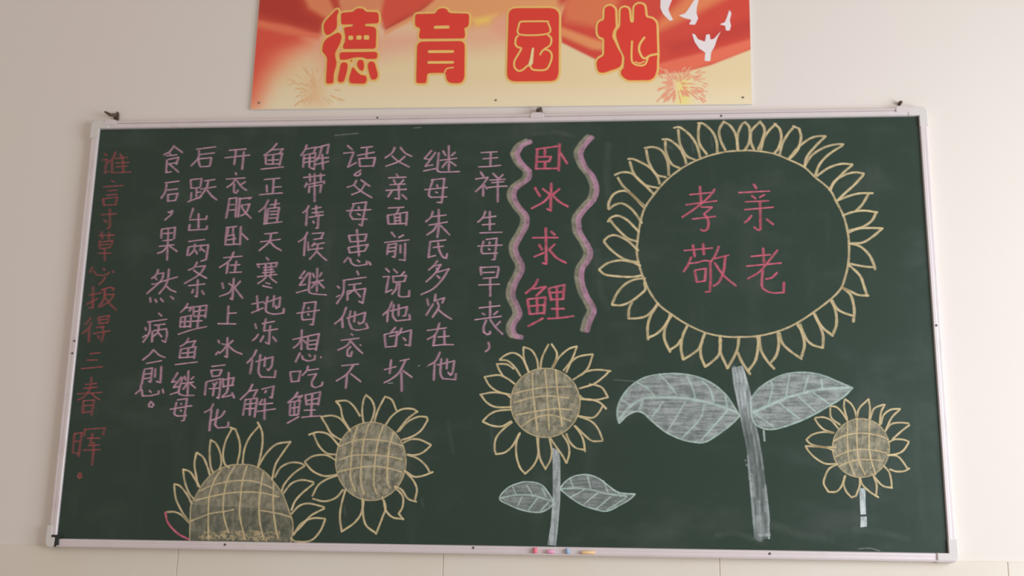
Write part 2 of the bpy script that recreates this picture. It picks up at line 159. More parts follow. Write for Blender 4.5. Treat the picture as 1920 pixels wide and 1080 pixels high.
FLOWERS=[
('flower big',[
('ring', '1406,2219 1315,2213 1219,2190 1137,2157 1063,2115 987,2054 920,1978 859,1890 834,1814 818,1727 809,1624 826,1531 864,1426 893,1371 933,1317 991,1271 1078,1212 1182,1163 1280,1142 1375,1139 1468,1145 1578,1172 1671,1213 1768,1276 1866,1351 1924,1413 1950,1480 1967,1543 1977,1626 1976,1718 1958,1820 1921,1910 1886,1983 1810,2056 1751,2117 1672,2160 1584,2199 1474,2218 1406,2219'),
('petal', '1316,2223 1292,2278 1283,2342 1310,2396/1310,2396 1349,2368 1378,2309 1386,2222'),
('petal', '1386,2222 1386,2308 1410,2373 1431,2391/1431,2391 1455,2356 1452,2275 1426,2222'),
('petal', '1210,2201 1171,2263 1165,2334 1173,2388/1163,2389 1194,2386 1243,2338 1267,2278 1270,2213'),
('petal', '1144,2167 1094,2195 1060,2265 1051,2352/1026,2363 1062,2365 1117,2318 1156,2253 1172,2183'),
('petal', '1058,2117 1008,2147 979,2218 977,2282/959,2294 1000,2290 1055,2243 1084,2184 1093,2146'),
('petal', '977,2065 921,2084 882,2155 867,2230/857,2242 908,2248 958,2223 988,2158 994,2078'),
('petal', '931,2002 860,2021 800,2081 773,2161/763,2178 801,2174 882,2128 926,2074 941,2026'),
('petal', '854,1894 774,1974 729,2023 704,2066/686,2082 730,2098 785,2089 840,2037 905,1968'),
('petal', '854,1884 774,1972 724,1986 679,1965 653,1917 651,1880/653,1878 688,1904 729,1911 774,1884 809,1842 838,1795'),
('petal', '648,1804 668,1830 708,1838 758,1811 798,1769 823,1742/663,1809 698,1764 758,1706 817,1685'),
('petal', '625,1692 653,1718 693,1723 758,1691 817,1633/625,1687 653,1650 707,1603 757,1577 821,1566'),
('petal', '598,1526 647,1562 717,1577 782,1566 829,1545/598,1523 632,1495 707,1484 781,1481 836,1489'),
('petal', '855,1473 796,1466 741,1438 697,1387 669,1324/669,1321 721,1319 775,1341 835,1387 855,1412 850,1448'),
('petal', '780,1334 763,1296 760,1243/760,1243 814,1245 863,1260 903,1300 923,1331'),
('petal', '923,1326 883,1260 865,1195 867,1125/867,1135 911,1155 950,1190 980,1235 990,1270'),
('petal', '1000,1265 965,1205 955,1145 964,1105 987,1055/983,1065 1027,1095 1047,1125'),
('petal', '1082,1200 1057,1145 1046,1075 1057,1013/1057,1013 1103,1041 1142,1073 1163,1115'),
('petal', '1178,1160 1155,1095 1154,1031 1176,974/1176,974 1213,1001 1253,1046 1264,1125'),
('petal', '1260,1145 1260,1056 1296,965/1296,965 1334,1031 1355,1085 1361,1140'),
('petal', '1354,1051 1376,997 1417,933/1408,953 1448,1012 1465,1095 1462,1145'),
('petal', '1471,1140 1479,1066 1510,1007 1547,963/1529,997 1559,1036 1575,1095 1573,1165'),
('petal', '1582,1160 1595,1105 1636,1061 1696,1017/1696,1032 1713,1096 1702,1165 1680,1209'),
('petal', '1694,1209 1720,1135 1756,1096 1810,1079/1810,1079 1815,1145 1799,1204 1768,1274'),
('petal', '1773,1269 1808,1199 1867,1145/1868,1155 1889,1209 1888,1284 1867,1344'),
('petal', '1872,1344 1894,1299 1930,1274 1982,1256/1980,1224 1988,1293 1973,1373 1932,1413'),
('petal', '1972,1544 2027,1484 2047,1423 2061,1368/1932,1413 1974,1393 2016,1373 2069,1370'),
('petal', '1978,1667 2035,1651 2081,1605 2104,1554 2112,1518/2113,1529 2058,1534 2006,1544 1973,1552'),
('petal', '1981,1731 2035,1751 2094,1755 2166,1752/2161,1750 2110,1706 2051,1671 1978,1667'),
('petal', '1952,1829 2011,1849 2070,1856 2142,1845/2132,1840 2110,1799 2060,1763 1982,1741'),
('petal', '1922,1915 2001,1945 2056,1957 2124,1957/2099,1954 2062,1892 2021,1851'),
('petal', '1886,1978 1918,2030 1973,2066 2033,2081 2081,2072/2076,2064 2024,2007 1968,1956 1927,1915'),
('petal', '1821,2062 1887,2109 1957,2132 2020,2128/2020,2126 1964,2076 1912,2019 1891,1978'),
('petal', '1755,2121 1797,2184 1868,2231 1938,2249 1977,2248/1972,2243 1891,2188 1839,2131 1811,2063'),
('petal', '1667,2165 1724,2233 1786,2283 1836,2299 1881,2298/1876,2295 1824,2243 1772,2179 1754,2116'),
('petal', '1619,2192 1636,2256 1673,2320 1704,2357/1700,2363 1734,2346 1742,2292 1719,2218 1672,2165'),
('petal', '1515,2221 1533,2290 1569,2343 1605,2378/1595,2378 1624,2348 1632,2294 1615,2235 1589,2198'),
('petal', '1476,2226 1460,2275 1467,2339 1516,2393/1516,2393 1539,2349 1528,2290 1501,2226'),
('stem', '1319,967 1325,873 1345,763 1362,656 1379,562 1386,505 1393,364 1404,169 1411,53/1379,982 1403,900 1418,827 1429,726 1451,611 1469,478 1482,356 1495,170 1497,60'),
('leaf', '1354,705 1317,768 1281,821 1215,879 1130,918 1034,934 947,932 860,917 792,882 738,828 704,764 696,706 706,662 752,706 800,726 839,716 886,673 957,616 1038,578 1113,562 1170,565 1242,609 1305,657 1354,705'),
('rib', '706,682 772,760 849,799 945,804 1080,798 1222,767 1340,724'),
('vein', '804,885 854,858 897,814/925,932 975,878 1018,819/1072,922 1100,869 1118,800/1158,891 1196,854 1218,782/1280,811 1288,753/723,789 767,760/834,784 815,736/945,780 886,702/1065,781 962,611/1165,762 1139,685 1042,583/1288,734 1147,574'),
('leaf', '1418,802 1462,855 1530,902 1607,934 1702,944 1796,930 1889,891 1958,860 1904,809 1826,761 1740,712 1645,669 1531,635 1456,648 1420,696 1418,802'),
('rib', '1425,725 1516,764 1603,803 1698,832 1793,852 1939,862'),
('vein', '1525,895 1534,861 1507,764/1626,929 1603,808/1728,929 1698,837/1793,905 1798,852/1564,779 1669,693/1673,808 1755,732/1750,833 1827,775/1425,725 1531,649/1479,629 1482,572'),
]),
('flower right',[
('disk', '2133,540 2129,510 2119,481 2104,454 2084,430 2061,411 2035,397 2006,388 1978,384 1949,387 1922,395 1897,409 1876,428 1858,452 1846,478 1839,507 1837,537 1842,568 1851,597 1866,624 1886,648 1909,668 1936,683 1964,692 1994,695 2022,692 2050,683 2075,669 2096,650 2113,626 2125,599 2132,570 2133,540'),
('grid', '1846,575 1912,607 1996,617 2079,606 2129,585/1851,491 1913,519 1992,532 2075,523 2120,512/1872,444 1933,468 1989,478 2100,474/1923,680 1917,566 1920,472 1946,393/1973,695 1966,567 1971,473 1999,399/2037,681 2029,567 2032,492 2054,399'),
('petal', '1915,800 1948,771 1967,728 1970,690/1912,795 1908,756 1921,690'),
('petal', '1971,700 1989,752 2039,800/2039,800 2043,748 2037,691'),
('petal', '2042,695 2064,748 2116,772/2123,772 2100,729 2089,658'),
('petal', '2096,667 2113,715 2152,744 2201,749/2198,744 2154,701 2117,629'),
('petal', '2123,639 2152,668 2199,675 2242,671/2244,663 2201,630 2152,587'),
('petal', '2128,568 2161,585 2207,585 2236,574/2234,569 2204,527 2166,508 2120,502'),
('petal', '2124,502 2170,498 2200,466 2221,429/2230,434 2202,419 2161,417 2129,428'),
('petal', '2098,446 2124,414 2133,367 2133,330/2137,331 2092,339 2062,367 2040,399'),
('petal', '2044,390 2056,343 2051,293/2062,281 2017,311 1983,347 1973,380'),
('petal', '1971,384 1969,342 1947,287 1924,279/1924,279 1898,309 1886,351 1898,393'),
('petal', '1893,388 1877,341 1848,309 1806,306/1806,306 1783,350 1796,396 1816,429 1859,453'),
('petal', '1854,453 1794,455 1744,485 1713,518 1696,546/1696,546 1766,544 1812,537 1844,523'),
('petal', '1848,618 1792,622 1736,608 1702,581/1702,579 1729,555 1789,542 1854,542'),
('petal', '1848,618 1802,632 1771,660 1751,693/1753,698 1796,701 1837,684 1872,642'),
('petal', '1833,761 1868,756 1899,723 1921,685/1835,751 1838,699 1883,661'),
('stem', '1966,329 1965,259 1965,190/1998,329 1996,260 1995,191'),
('stemb', '1965,181 1961,124/1997,182 1996,129'),
]),
('flower middle',[
('disk', '493,772 490,735 479,699 462,667 438,638 410,614 377,597 342,586 305,582 268,585 232,596 199,613 170,636 146,665 128,697 116,733 112,770 115,807 125,843 142,876 166,906 195,930 228,948 263,959 301,962 338,959 374,948 408,930 437,907 461,878 478,845 489,809 493,772'),
('grid', '123,820 226,845 324,858 442,859/129,771 227,798 325,809 432,797/140,702 247,723 355,738 447,734/170,639 248,688 326,704 394,689 447,670/230,934 233,845 247,723 261,616/299,954 310,846 318,723 326,621/358,955 368,846 384,723 397,641'),
('petal', '210,939 179,1009 149,1039 114,1049 75,1034 46,1011/46,1009 90,1004 131,969 164,919'),
('petal', '29,986 86,984 126,959/31,984 47,949 67,919'),
('petal', '-32,914 42,924 92,904 132,875/-37,914 -6,864 44,830 109,815'),
('petal', '-59,814 10,827 79,820 109,800/-54,812 -19,770 31,746 115,746'),
('petal', '115,732 46,726 -2,706 -41,667/-41,665 14,643 68,641 116,668'),
('petal', '121,663 68,619 35,575 28,522 36,488/36,488 85,498 128,537 161,600'),
('petal', '166,605 147,552 149,479 169,417 198,384/198,384 241,427 267,490 259,586'),
('petal', '266,577 269,514 280,461 309,409/309,414 335,462 340,515 327,577'),
('petal', '332,577 366,529 400,482 420,444/422,444 436,496 429,549 399,597'),
('petal', '419,602 438,559 472,526 521,516/521,507 513,564 491,612 462,646'),
('petal', '467,646 511,603 559,565 617,565/617,570 593,628 554,671 481,700'),
('petal', '486,700 559,690 593,715 617,754/636,740 602,773 554,790 491,792'),
('petal', '491,812 515,793 578,788 646,803/646,803 617,852 583,869 544,874'),
('petal', '490,851 568,876 622,916 651,946/661,948 593,955 529,945 456,900'),
('petal', '500,925 539,970 563,1042/561,1042 490,1030 446,1000 417,940'),
('petal', '402,950 446,1010 475,1084/475,1087 426,1069 372,1019 343,965'),
('petal', '274,959 283,1024 317,1097/334,1099 364,1049 357,1004 338,965'),
('petal', '262,959 253,1014 223,1064 178,1082/178,1079 182,1014 210,939'),
('stem', '339,530 345,467 347,253 337,106 321,8/380,510 389,453 390,253 380,107 369,6'),
('leaf', '61,249 98,302 156,331 214,341 281,328 320,290 349,243 349,225 321,196 269,179 187,190 114,217 61,249'),
('rib', '63,252 147,269 243,268 345,239'),
('vein', '132,312 149,274/204,327 234,280 239,261/181,260 162,217/268,257 216,190/325,234 283,186/291,309 311,262'),
('leaf', '385,305 416,344 463,373 530,383 593,364 645,327 702,290 790,282 759,253 702,220 640,191 578,199 507,222 445,259 385,305'),
('rib', '387,303 468,311 555,303 626,285 745,270'),
('vein', '439,363 459,316/535,376 552,307/621,351 645,289/697,295 714,267/516,302 440,259/593,289 517,227/659,266 578,199/740,262 640,196'),
]),
('flower tall',[
('disk', '-459,445 -461,403 -471,363 -487,326 -510,294 -538,268 -571,248 -607,235 -645,231 -683,234 -720,246 -755,265 -786,291 -812,323 -832,359 -845,399 -851,441 -849,483 -840,523 -824,560 -801,593 -772,621 -739,641 -703,653 -664,658 -626,654 -588,642 -553,622 -522,596 -497,563 -477,526 -465,486 -459,445'),
('grid', '-834,524 -746,556 -661,562 -556,551 -481,527/-830,448 -761,473 -657,477 -553,470 -478,454/-836,383 -738,405 -639,416 -550,405 -480,386/-739,633 -760,544 -765,446 -763,350 -732,278/-675,648 -700,545 -707,423 -705,326 -682,264/-595,639 -620,545 -631,448 -633,327 -613,265/-533,605 -555,521 -560,400 -556,328 -540,299'),
('petal', '-705,653 -716,717 -711,781 -698,809/-698,809 -666,782 -647,737 -652,692 -665,658'),
('petal', '-645,658 -628,722 -592,799/-592,802 -551,782 -523,723'),
('petal', '-580,644 -547,693 -494,730 -434,733 -403,716/-413,714 -462,674 -514,605'),
('petal', '-504,610 -461,659 -402,689 -353,689 -347,675/-347,670 -380,616 -428,581 -487,561'),
('petal', '-476,546 -438,564 -388,564 -323,536/-323,533 -366,494 -410,479 -454,481'),
('petal', '-449,479 -394,460 -348,422 -323,383/-308,388 -366,366 -415,363 -466,396'),
('petal', '-465,391 -420,349 -393,296 -401,234/-393,227 -440,243 -476,290 -516,309'),
('petal', '-516,304 -470,257 -468,200 -488,162 -460,131/-460,134 -519,142 -560,180 -572,232'),
('petal', '-583,251 -561,194 -578,137 -608,51/-608,56 -664,97 -684,159 -685,230'),
('petal', '-691,240 -692,168 -729,111 -797,62/-797,62 -811,133 -807,205 -787,291'),
('petal', '-802,287 -839,243 -902,223 -968,236/-971,251 -942,309 -894,343 -840,363'),
('petal', '-841,368 -910,360 -976,386 -1024,434/-1024,439 -976,469 -906,474 -850,446'),
('petal', '-846,477 -902,484 -944,518 -971,562 -983,591/-1010,586 -958,601 -897,587 -834,524'),
('petal', '-826,558 -883,592 -915,641 -943,681/-948,686 -883,693 -832,672 -778,608'),
('petal', '-778,613 -822,677 -840,741 -867,773/-867,773 -807,776 -765,746 -727,692'),
]),
('flower half',[
('dome', '-1643,2 -1649,107 -1651,194 -1630,238 -1595,306 -1539,370 -1466,408 -1391,418 -1314,412 -1246,378 -1193,325 -1138,258 -1098,172 -1074,115 -1069,68 -1075,2'),
('grid', '-1612,267 -1553,297 -1459,322 -1359,331 -1283,322 -1190,287/-1633,218 -1549,239 -1454,259 -1354,268 -1254,264 -1157,244/-1644,107 -1541,147 -1447,163 -1408,173/-1257,170 -1151,153 -1081,134/-1495,390 -1526,336 -1550,253 -1550,157 -1538,13/-1416,416 -1455,337 -1470,230 -1460,134 -1428,48/-1350,411 -1369,328 -1374,231 -1370,135 -1331,12/-1257,378 -1265,281 -1266,185 -1252,89 -1227,18/-1193,325 -1188,210 -1174,114 -1148,19'),
('petal', '-1653,98 -1697,136 -1739,154 -1784,154'),
('redpetal', '-1794,153 -1774,96 -1714,39 -1646,7'),
('petal', '-1082,153 -1040,197 -986,210 -901,192/-900,185 -972,145 -1019,92 -1065,44'),
('petal', '-1065,39 -1024,102 -961,131 -892,130/-892,127 -913,70 -950,22 -994,5 -1053,7 -1079,25'),
('petal', '-1757,304 -1740,227 -1698,155 -1654,102/-1757,307 -1721,295 -1676,247 -1647,199'),
('petal', '-1713,386 -1697,320 -1667,257 -1639,228/-1713,388 -1671,374 -1637,330 -1609,292'),
('petal', '-1644,480 -1650,418 -1633,345 -1619,296/-1642,482 -1601,453 -1571,395 -1558,360'),
('petal', '-1568,550 -1569,488 -1557,409 -1539,370/-1569,552 -1536,533 -1507,479 -1497,425 -1505,390'),
('petal', '-1449,618 -1481,548 -1491,474 -1477,420 -1450,401/-1462,623 -1430,613 -1403,549 -1396,489 -1406,421'),
('petal', '-1299,629 -1346,569 -1371,500 -1376,421/-1306,653 -1277,599 -1271,515 -1288,402'),
('petal', '-1288,402 -1248,476 -1191,531 -1111,546/-1111,546 -1153,482 -1189,418 -1203,335'),
('petal', '-1189,350 -1158,404 -1104,431 -1049,429 -1023,415/-1023,415 -1085,370 -1132,312 -1144,273'),
('petal', '-1134,263 -1092,317 -1033,337 -968,326/-967,318 -1029,265 -1066,221 -1083,173'),
]),
('bands',[
('band', '191,2295 140,2268 110,2219 136,2165 186,2115 179,2067 108,2009 99,1955 130,1896 172,1843 173,1790 148,1737 114,1669 120,1617 151,1554 147,1513 108,1430 104,1369 135,1302 142,1266 111,1215 107,1175 123,1145 158,1139'),
('band', '546,2316 500,2263 480,2209 506,2138 552,2073 572,2003 557,1940 507,1882 472,1829 472,1777 477,1745 517,1677 538,1625 523,1578 493,1532 488,1470 508,1393 543,1327 558,1286 538,1240 519,1175'),
]),
('smears',[
('smear:4:30', '-957,2349 -887,2355 -817,2360'),
('smear:3:30', '-491,2388 -443,2391'),
('smear:3:70', '-411,975 -402,975'),
('smear:2:60', '-362,969 -354,981'),
('smear:3:70', '-576,875 -549,878'),
('smear:3:70', '1376,471 1379,465'),
('smear:3:60', '1381,448 1386,437'),
('smear:3:45', '1947,15 2002,19 2056,6'),
('smear:14:7', '217,2337 340,2348 449,2320'),
('smear:22:7', '649,2271 642,2077 654,1886'),
('smear:22:5', '588,1635 603,1418 647,1296'),
('smear:16:8', '1220,72 1318,85 1455,43'),
('smear:18:8', '1925,116 2061,101 2195,71'),
('smear:24:6', '1513,129 1650,90 1813,59'),
('smear:10:9', '1130,2277 1135,2215'),
('smear:7:10', '1236,2308 1244,2243'),
('smear:8:10', '969,2273 1020,2233'),
('smear:10:7', '-670,428 -632,255'),
('smear:7:12', '-789,196 -781,153'),
('smear:8:9', '-367,244 -353,201'),
('smear:14:5', '-233,666 -198,491'),
('smear:4:18', '1724,1246 1777,1279'),
('smear:3:25', '792,892 675,900'),
('smear:12:6', '31,756 10,638 25,493'),
]),
]
BANNER=[
('red', 0, '482,638 493,643 502,628 490,599 495,552 495,517 469,488 443,471 426,480 416,507 413,548 426,571 451,600'),
('red', 0, '507,491 525,476 529,452 520,412 503,377 494,354 499,320 508,297 505,262 494,222 497,159 457,157 451,171 449,326 431,350 414,367 416,414 433,448 470,471'),
('red', 0, '516,619 593,624 603,641 624,647 652,643 667,622 746,618 753,545 668,543 664,529 727,522 739,501 742,379 544,380 540,400 552,429 552,469 536,522 595,528 597,542 521,540'),
('red', 0, '523,360 754,359 754,313 686,314 667,326 610,324 575,312 526,308'),
('red', 0, '549,296 574,290 578,261 568,204 557,164 524,167 522,199 530,250 533,285'),
('red', 0, '608,266 619,252 640,226 665,208 692,208 699,179 690,154 595,158 590,192'),
('red', 0, '643,312 670,306 678,271 672,231 647,249 631,277'),
('red', 0, '592,307 605,309 598,292'),
('red', 0, '709,299 739,293 765,207 755,181 726,179 716,207 697,271'),
('gold', 0, '569,466 599,466 601,438 571,438'),
('gold', 0, '618,467 651,466 652,439 620,439'),
('gold', 0, '664,468 697,467 699,438 666,438'),
('char', 0, ''),
('red', 0, '973,596 981,602 1098,602 1105,628 1137,639 1164,630 1176,604 1295,598 1301,584 1300,520 1287,509 1271,503 1280,474 1279,437 1002,439 1003,479 1010,508 982,517 973,538'),
('red', 0, '993,398 1011,421 1263,420 1280,399 1285,183 1272,157 1251,149 1198,153 1179,173 1175,212 1158,218 1060,217 1059,160 1049,152 1004,154 998,164'),
('gold', 0, '1090,521 1182,522 1185,502 1088,502'),
('gold', 0, '1059,363 1217,361 1217,344 1060,345'),
('gold', 0, '1059,293 1220,291 1219,275 1060,276'),
('line', 14, '1165,215 1171,235 1184,246 1219,250'),
('char', 0, ''),
('red', 0, '1539,597 1552,620 1578,628 1792,625 1824,614 1840,585 1843,203 1833,169 1810,156 1579,157 1552,168 1539,196'),
('line', 18, '1618,537 1613,540 1761,538 1775,529 1779,460 1609,456 1602,520 1607,535 1618,537'),
('line', 20, '1601,451 1586,434 1584,394 1598,374 1619,368 1609,342 1581,286 1582,246 1606,223 1630,229 1661,256 1677,248 1693,229 1767,229 1795,277 1801,322 1786,348 1757,357 1741,343 1731,321'),
('line', 20, '1774,451 1795,431 1795,396 1780,374 1754,360'),
('cream', 0, '1683,370 1695,370 1690,267 1677,253 1661,256 1673,302'),
('char', 0, ''),
('red', 0, '2112,620 2144,637 2173,613 2176,515 2179,498 2163,473 2155,430 2174,396 2187,361 2205,333 2216,304 2211,248 2190,232 2102,202 2076,211 2065,262 2075,295 2111,312 2111,425 2085,431 2071,454 2071,512 2084,534 2110,539'),
('red', 0, '2207,612 2231,623 2254,611 2262,522 2286,519 2288,628 2315,645 2346,633 2354,552 2393,546 2416,517 2421,313 2418,273 2418,223 2407,178 2381,154 2247,155 2211,187 2208,215 2226,231 2231,304 2210,344 2195,390 2181,430 2181,470 2205,495'),
('line', 20, '2273,405 2270,298 2281,261 2320,246 2351,256 2367,302'),
('line', 24, '2348,427 2322,388 2314,348 2330,303 2351,291 2377,308 2423,318'),
('line', 14, '2288,270 2320,261 2346,274'),
('dove', 0, '2441,665 2462,696 2493,699 2509,664 2495,630 2487,601 2500,566 2515,535 2495,529 2477,550 2456,573 2440,613'),
('dove', 0, '2639,661 2652,695 2665,701 2665,661 2654,615 2651,575 2661,543 2642,501 2606,505 2622,533 2581,545 2547,563 2586,576 2612,616'),
('dove', 0, '2843,594 2855,571 2844,526 2851,492 2843,461 2820,461 2818,492 2784,501 2816,515 2829,549'),
('dove', 0, '2624,447 2642,439 2657,410 2698,392 2706,438 2727,440 2729,406 2750,409 2792,459 2770,414 2754,363 2733,324 2727,269 2694,272 2699,325 2666,348 2638,393'),
]
PAINT=[
('-141,122 3023,81 3018,-115 -124,-84', (229, 212, 176), 30),
('260,498 1687,524 1690,387 922,348 407,252', (226, 170, 140), 34),
('498,920 1873,887 1877,593 1560,516 1239,498 978,555 718,542 550,598', (224, 156, 104), 16),
('1318,563 1462,588 1424,540 1351,527', (238, 196, 104), 9),
('1446,567 1558,593 1686,576 1720,472 1562,423 1433,477', (226, 164, 134), 12),
('-185,648 326,497 395,454 272,323 117,187 48,17 7,-85 -124,-84', (235, 150, 112), 38),
('-185,648 260,498 314,427 170,360 82,222 22,51 -133,19', (226, 104, 80), 30),
('-182,612 260,491 263,445 71,361 -15,189 -144,156', (216, 84, 66), 20),
('-212,973 429,957 532,634 421,565 393,475 261,477 -11,573 -182,612', (206, 80, 62), 8),
('-212,973 161,964 300,645 406,583 391,503 258,526 -1,609 -185,648', (180, 60, 48), 16),
('-46,588 191,541 393,475 388,447 194,485 -43,553', (226, 116, 84), 6),
('161,964 289,961 516,627 446,572 315,656', (222, 132, 90), 7),
('309,960 436,957 515,641 476,628', (194, 70, 56), 6),
('456,957 812,948 778,650 648,617 516,627', (218, 138, 97), 8),
('822,948 1224,938 1077,686 975,618 896,556 778,517 754,601', (212, 82, 64), 7),
('959,618 1085,711 1008,607 792,496 784,524', (196, 68, 55), 5),
('1039,645 977,576 793,468 792,492', (226, 152, 106), 4),
('1744,926 1969,920 1940,662 1845,643', (204, 76, 60), 8),
('1846,553 1877,642 2033,919 3044,895 3031,375 2959,339 2836,290 2731,245 2576,204 2422,193 2257,232 2060,289 1959,345 1858,401', (208, 74, 61), 2.5),
('1861,642 2065,918 2273,913 2163,567 2053,500 1878,538', (218, 118, 80), 12),
('1847,504 2037,425 2195,375 2195,334 2038,357 1848,449', (226, 144, 94), 6),
('2414,460 2633,565 2884,704 3044,895 2700,903 2571,662 2430,528', (224, 130, 86), 12),
('2257,232 2444,263 2692,326 3032,428 3031,375 2836,290 2576,204 2422,193', (226, 112, 85), 5),
('2475,377 2724,454 3036,571 3033,462 2723,359 2506,322', (194, 66, 57), 14),
('2530,154 2597,167 2602,1 2540,-5', (232, 214, 128), 14),
('2474,182 2517,188 2517,88 2480,82', (230, 176, 146), 8),
('330,184 428,183 438,29 340,30', (226, 186, 142), 22),
]


# ------------------------------------------------------------------ helpers
def srgb(r, g, b, k=1.0):
    f = lambda c: (c / 12.92 if c <= 0.04045 else ((c + 0.055) / 1.055) ** 2.4)
    return tuple(min(f(c / 255.0) * k, 0.98) for c in (r, g, b))

def P(s):
    return [(float(a) / 2000.0, float(b) / 2000.0) for a, b in (p.split(',') for p in s.split())]

def link(o, parent=None):
    COL.objects.link(o)
    if parent is not None: o.parent = parent
    return o

def empty(name, loc=(0, 0, 0), parent=None, rot=(0, 0, 0)):
    o = bpy.data.objects.new(name, None); o.location = loc; o.rotation_euler = rot
    o.empty_display_size = 0.05
    return link(o, parent)

def tag(o, label=None, cat=None, group=None, kind=None):
    if label: o['label'] = label
    if cat: o['category'] = cat
    if group: o['group'] = group
    if kind: o['kind'] = kind
    return o

def from_bm(name, bm, mats, parent=None, loc=(0, 0, 0), smooth=False):
    me = bpy.data.meshes.new(name); bm.to_mesh(me); bm.free()
    for m in (mats if isinstance(mats, (list, tuple)) else [mats]): me.materials.append(m)
    if smooth:
        for p in me.polygons: p.use_smooth = True
    o = bpy.data.objects.new(name, me); o.location = loc
    return link(o, parent)

def bm_box(bm, lo, hi, bevel=0.0, seg=2):
    vs = [bm.verts.new((x, y, z)) for x in (lo[0], hi[0]) for y in (lo[1], hi[1]) for z in (lo[2], hi[2])]
    idx = [(0, 1, 3, 2), (4, 6, 7, 5), (0, 4, 5, 1), (2, 3, 7, 6), (0, 2, 6, 4), (1, 5, 7, 3)]
    fs = [bm.faces.new([vs[i] for i in f]) for f in idx]
    bmesh.ops.recalc_face_normals(bm, faces=fs)
    if bevel:
        es = list({e for f in fs for e in f.edges})
        bmesh.ops.bevel(bm, geom=es, offset=bevel, segments=seg, profile=0.5, affect='EDGES')

def bm_prism(bm, pts, y0, y1, bevel=0.0):
    """outline pts (x,z) extruded along y"""
    a = [bm.verts.new((x, y0, z)) for x, z in pts]; b = [bm.verts.new((x, y1, z)) for x, z in pts]
    n = len(pts); fs = [bm.faces.new(a), bm.faces.new(b[::-1])]
    for i in range(n): fs.append(bm.faces.new((a[i], b[i], b[(i + 1) % n], a[(i + 1) % n])))
    bmesh.ops.recalc_face_normals(bm, faces=fs)
    if bevel:
        es = [e for e in fs[0].edges] if y0 < y1 else [e for e in fs[1].edges]
        bmesh.ops.bevel(bm, geom=es, offset=bevel, segments=3, profile=0.5, affect='EDGES')

def bm_tube(bm, path, radii, n=12, cap=True):
    rings = []
    path = [Vector(p) for p in path]
    up = Vector((0.31, 0.2, 0.93))
    for i, p in enumerate(path):
        d = (path[min(i + 1, len(path) - 1)] - path[max(i - 1, 0)]).normalized()
        u = d.cross(up).normalized(); v = d.cross(u)
        r = radii[i] if isinstance(radii, (list, tuple)) else radii
        rings.append([bm.verts.new(p + r * (math.cos(2 * math.pi * k / n) * u + math.sin(2 * math.pi * k / n) * v)) for k in range(n)])
    for a, b in zip(rings, rings[1:]):
        for k in range(n): bm.faces.new((a[k], a[(k + 1) % n], b[(k + 1) % n], b[k]))
    if cap: bm.faces.new(rings[0]); bm.faces.new(rings[-1][::-1])
    bmesh.ops.recalc_face_normals(bm, faces=bm.faces)

# ------------------------------------------------------------------ materials
def new_mat(name):
    m = bpy.data.materials.new(name); m.use_nodes = True
    nt = m.node_tree; nt.nodes.clear()
    out = nt.nodes.new('ShaderNodeOutputMaterial')
    return m, nt, out

class N:
    def __init__(s, nt): s.nt = nt
    def node(s, t, **kw):
        n = s.nt.nodes.new(t)
        for k, v in kw.items(): setattr(n, k, v)
        return n
    def set(s, sock, v):
        if isinstance(v, bpy.types.NodeSocket): s.nt.links.new(v, sock)
        else: sock.default_value = v
    def noise(s, vec, scale, detail=3.0, rough=0.55):
        n = s.node('ShaderNodeTexNoise'); s.set(n.inputs['Vector'], vec)
        n.inputs['Scale'].default_value = scale; n.inputs['Detail'].default_value = detail; n.inputs['Roughness'].default_value = rough
        return n.outputs['Fac']
    def ramp(s, x, a, b, lo=0.0, hi=1.0, smooth=True):
        n = s.node('ShaderNodeMapRange'); n.interpolation_type = 'SMOOTHSTEP' if smooth else 'LINEAR'
        s.set(n.inputs['Value'], x)
        for i, v in zip(('From Min', 'From Max', 'To Min', 'To Max'), (a, b, lo, hi)): n.inputs[i].default_value = v
        return n.outputs['Result']
    def math(s, op, a, b=0.0):
        n = s.node('ShaderNodeMath', operation=op); s.set(n.inputs[0], a); s.set(n.inputs[1], b)
        return n.outputs[0]
    def mix(s, f, a, b):
        n = s.node('ShaderNodeMix', data_type='RGBA')
        s.set(n.inputs[0], f); s.set(n.inputs[6], a); s.set(n.inputs[7], b)
        return n.outputs[2]
    def coord(s, kind='Object'):
        return s.node('ShaderNodeTexCoord').outputs[kind]
    def scaled(s, vec, sc):
        n = s.node('ShaderNodeMapping'); s.set(n.inputs['Vector'], vec); n.inputs['Scale'].default_value = sc
        return n.outputs[0]
    def attr(s, name, out='Fac'):
        return s.node('ShaderNodeAttribute', attribute_name=name).outputs[out]
    def bump(s, h, strength=0.2, dist=0.002):
        n = s.node('ShaderNodeBump'); s.set(n.inputs['Height'], h)
        n.inputs['Strength'].default_value = strength; n.inputs['Distance'].default_value = dist
        return n.outputs[0]

def c4(c): return (c[0], c[1], c[2], 1.0)

def principled(name, color, rough=0.5, metal=0.0, spec=0.5, fn=None):
    m, nt, out = new_mat(name); h = N(nt)
    p = nt.nodes.new('ShaderNodeBsdfPrincipled')
    p.inputs['Base Color'].default_value = c4(color); p.inputs['Roughness'].default_value = rough
    p.inputs['Metallic'].default_value = metal; p.inputs['Specular IOR Level'].default_value = spec
    if fn: fn(h, p)
    nt.links.new(p.outputs[0], out.inputs[0])
    return m

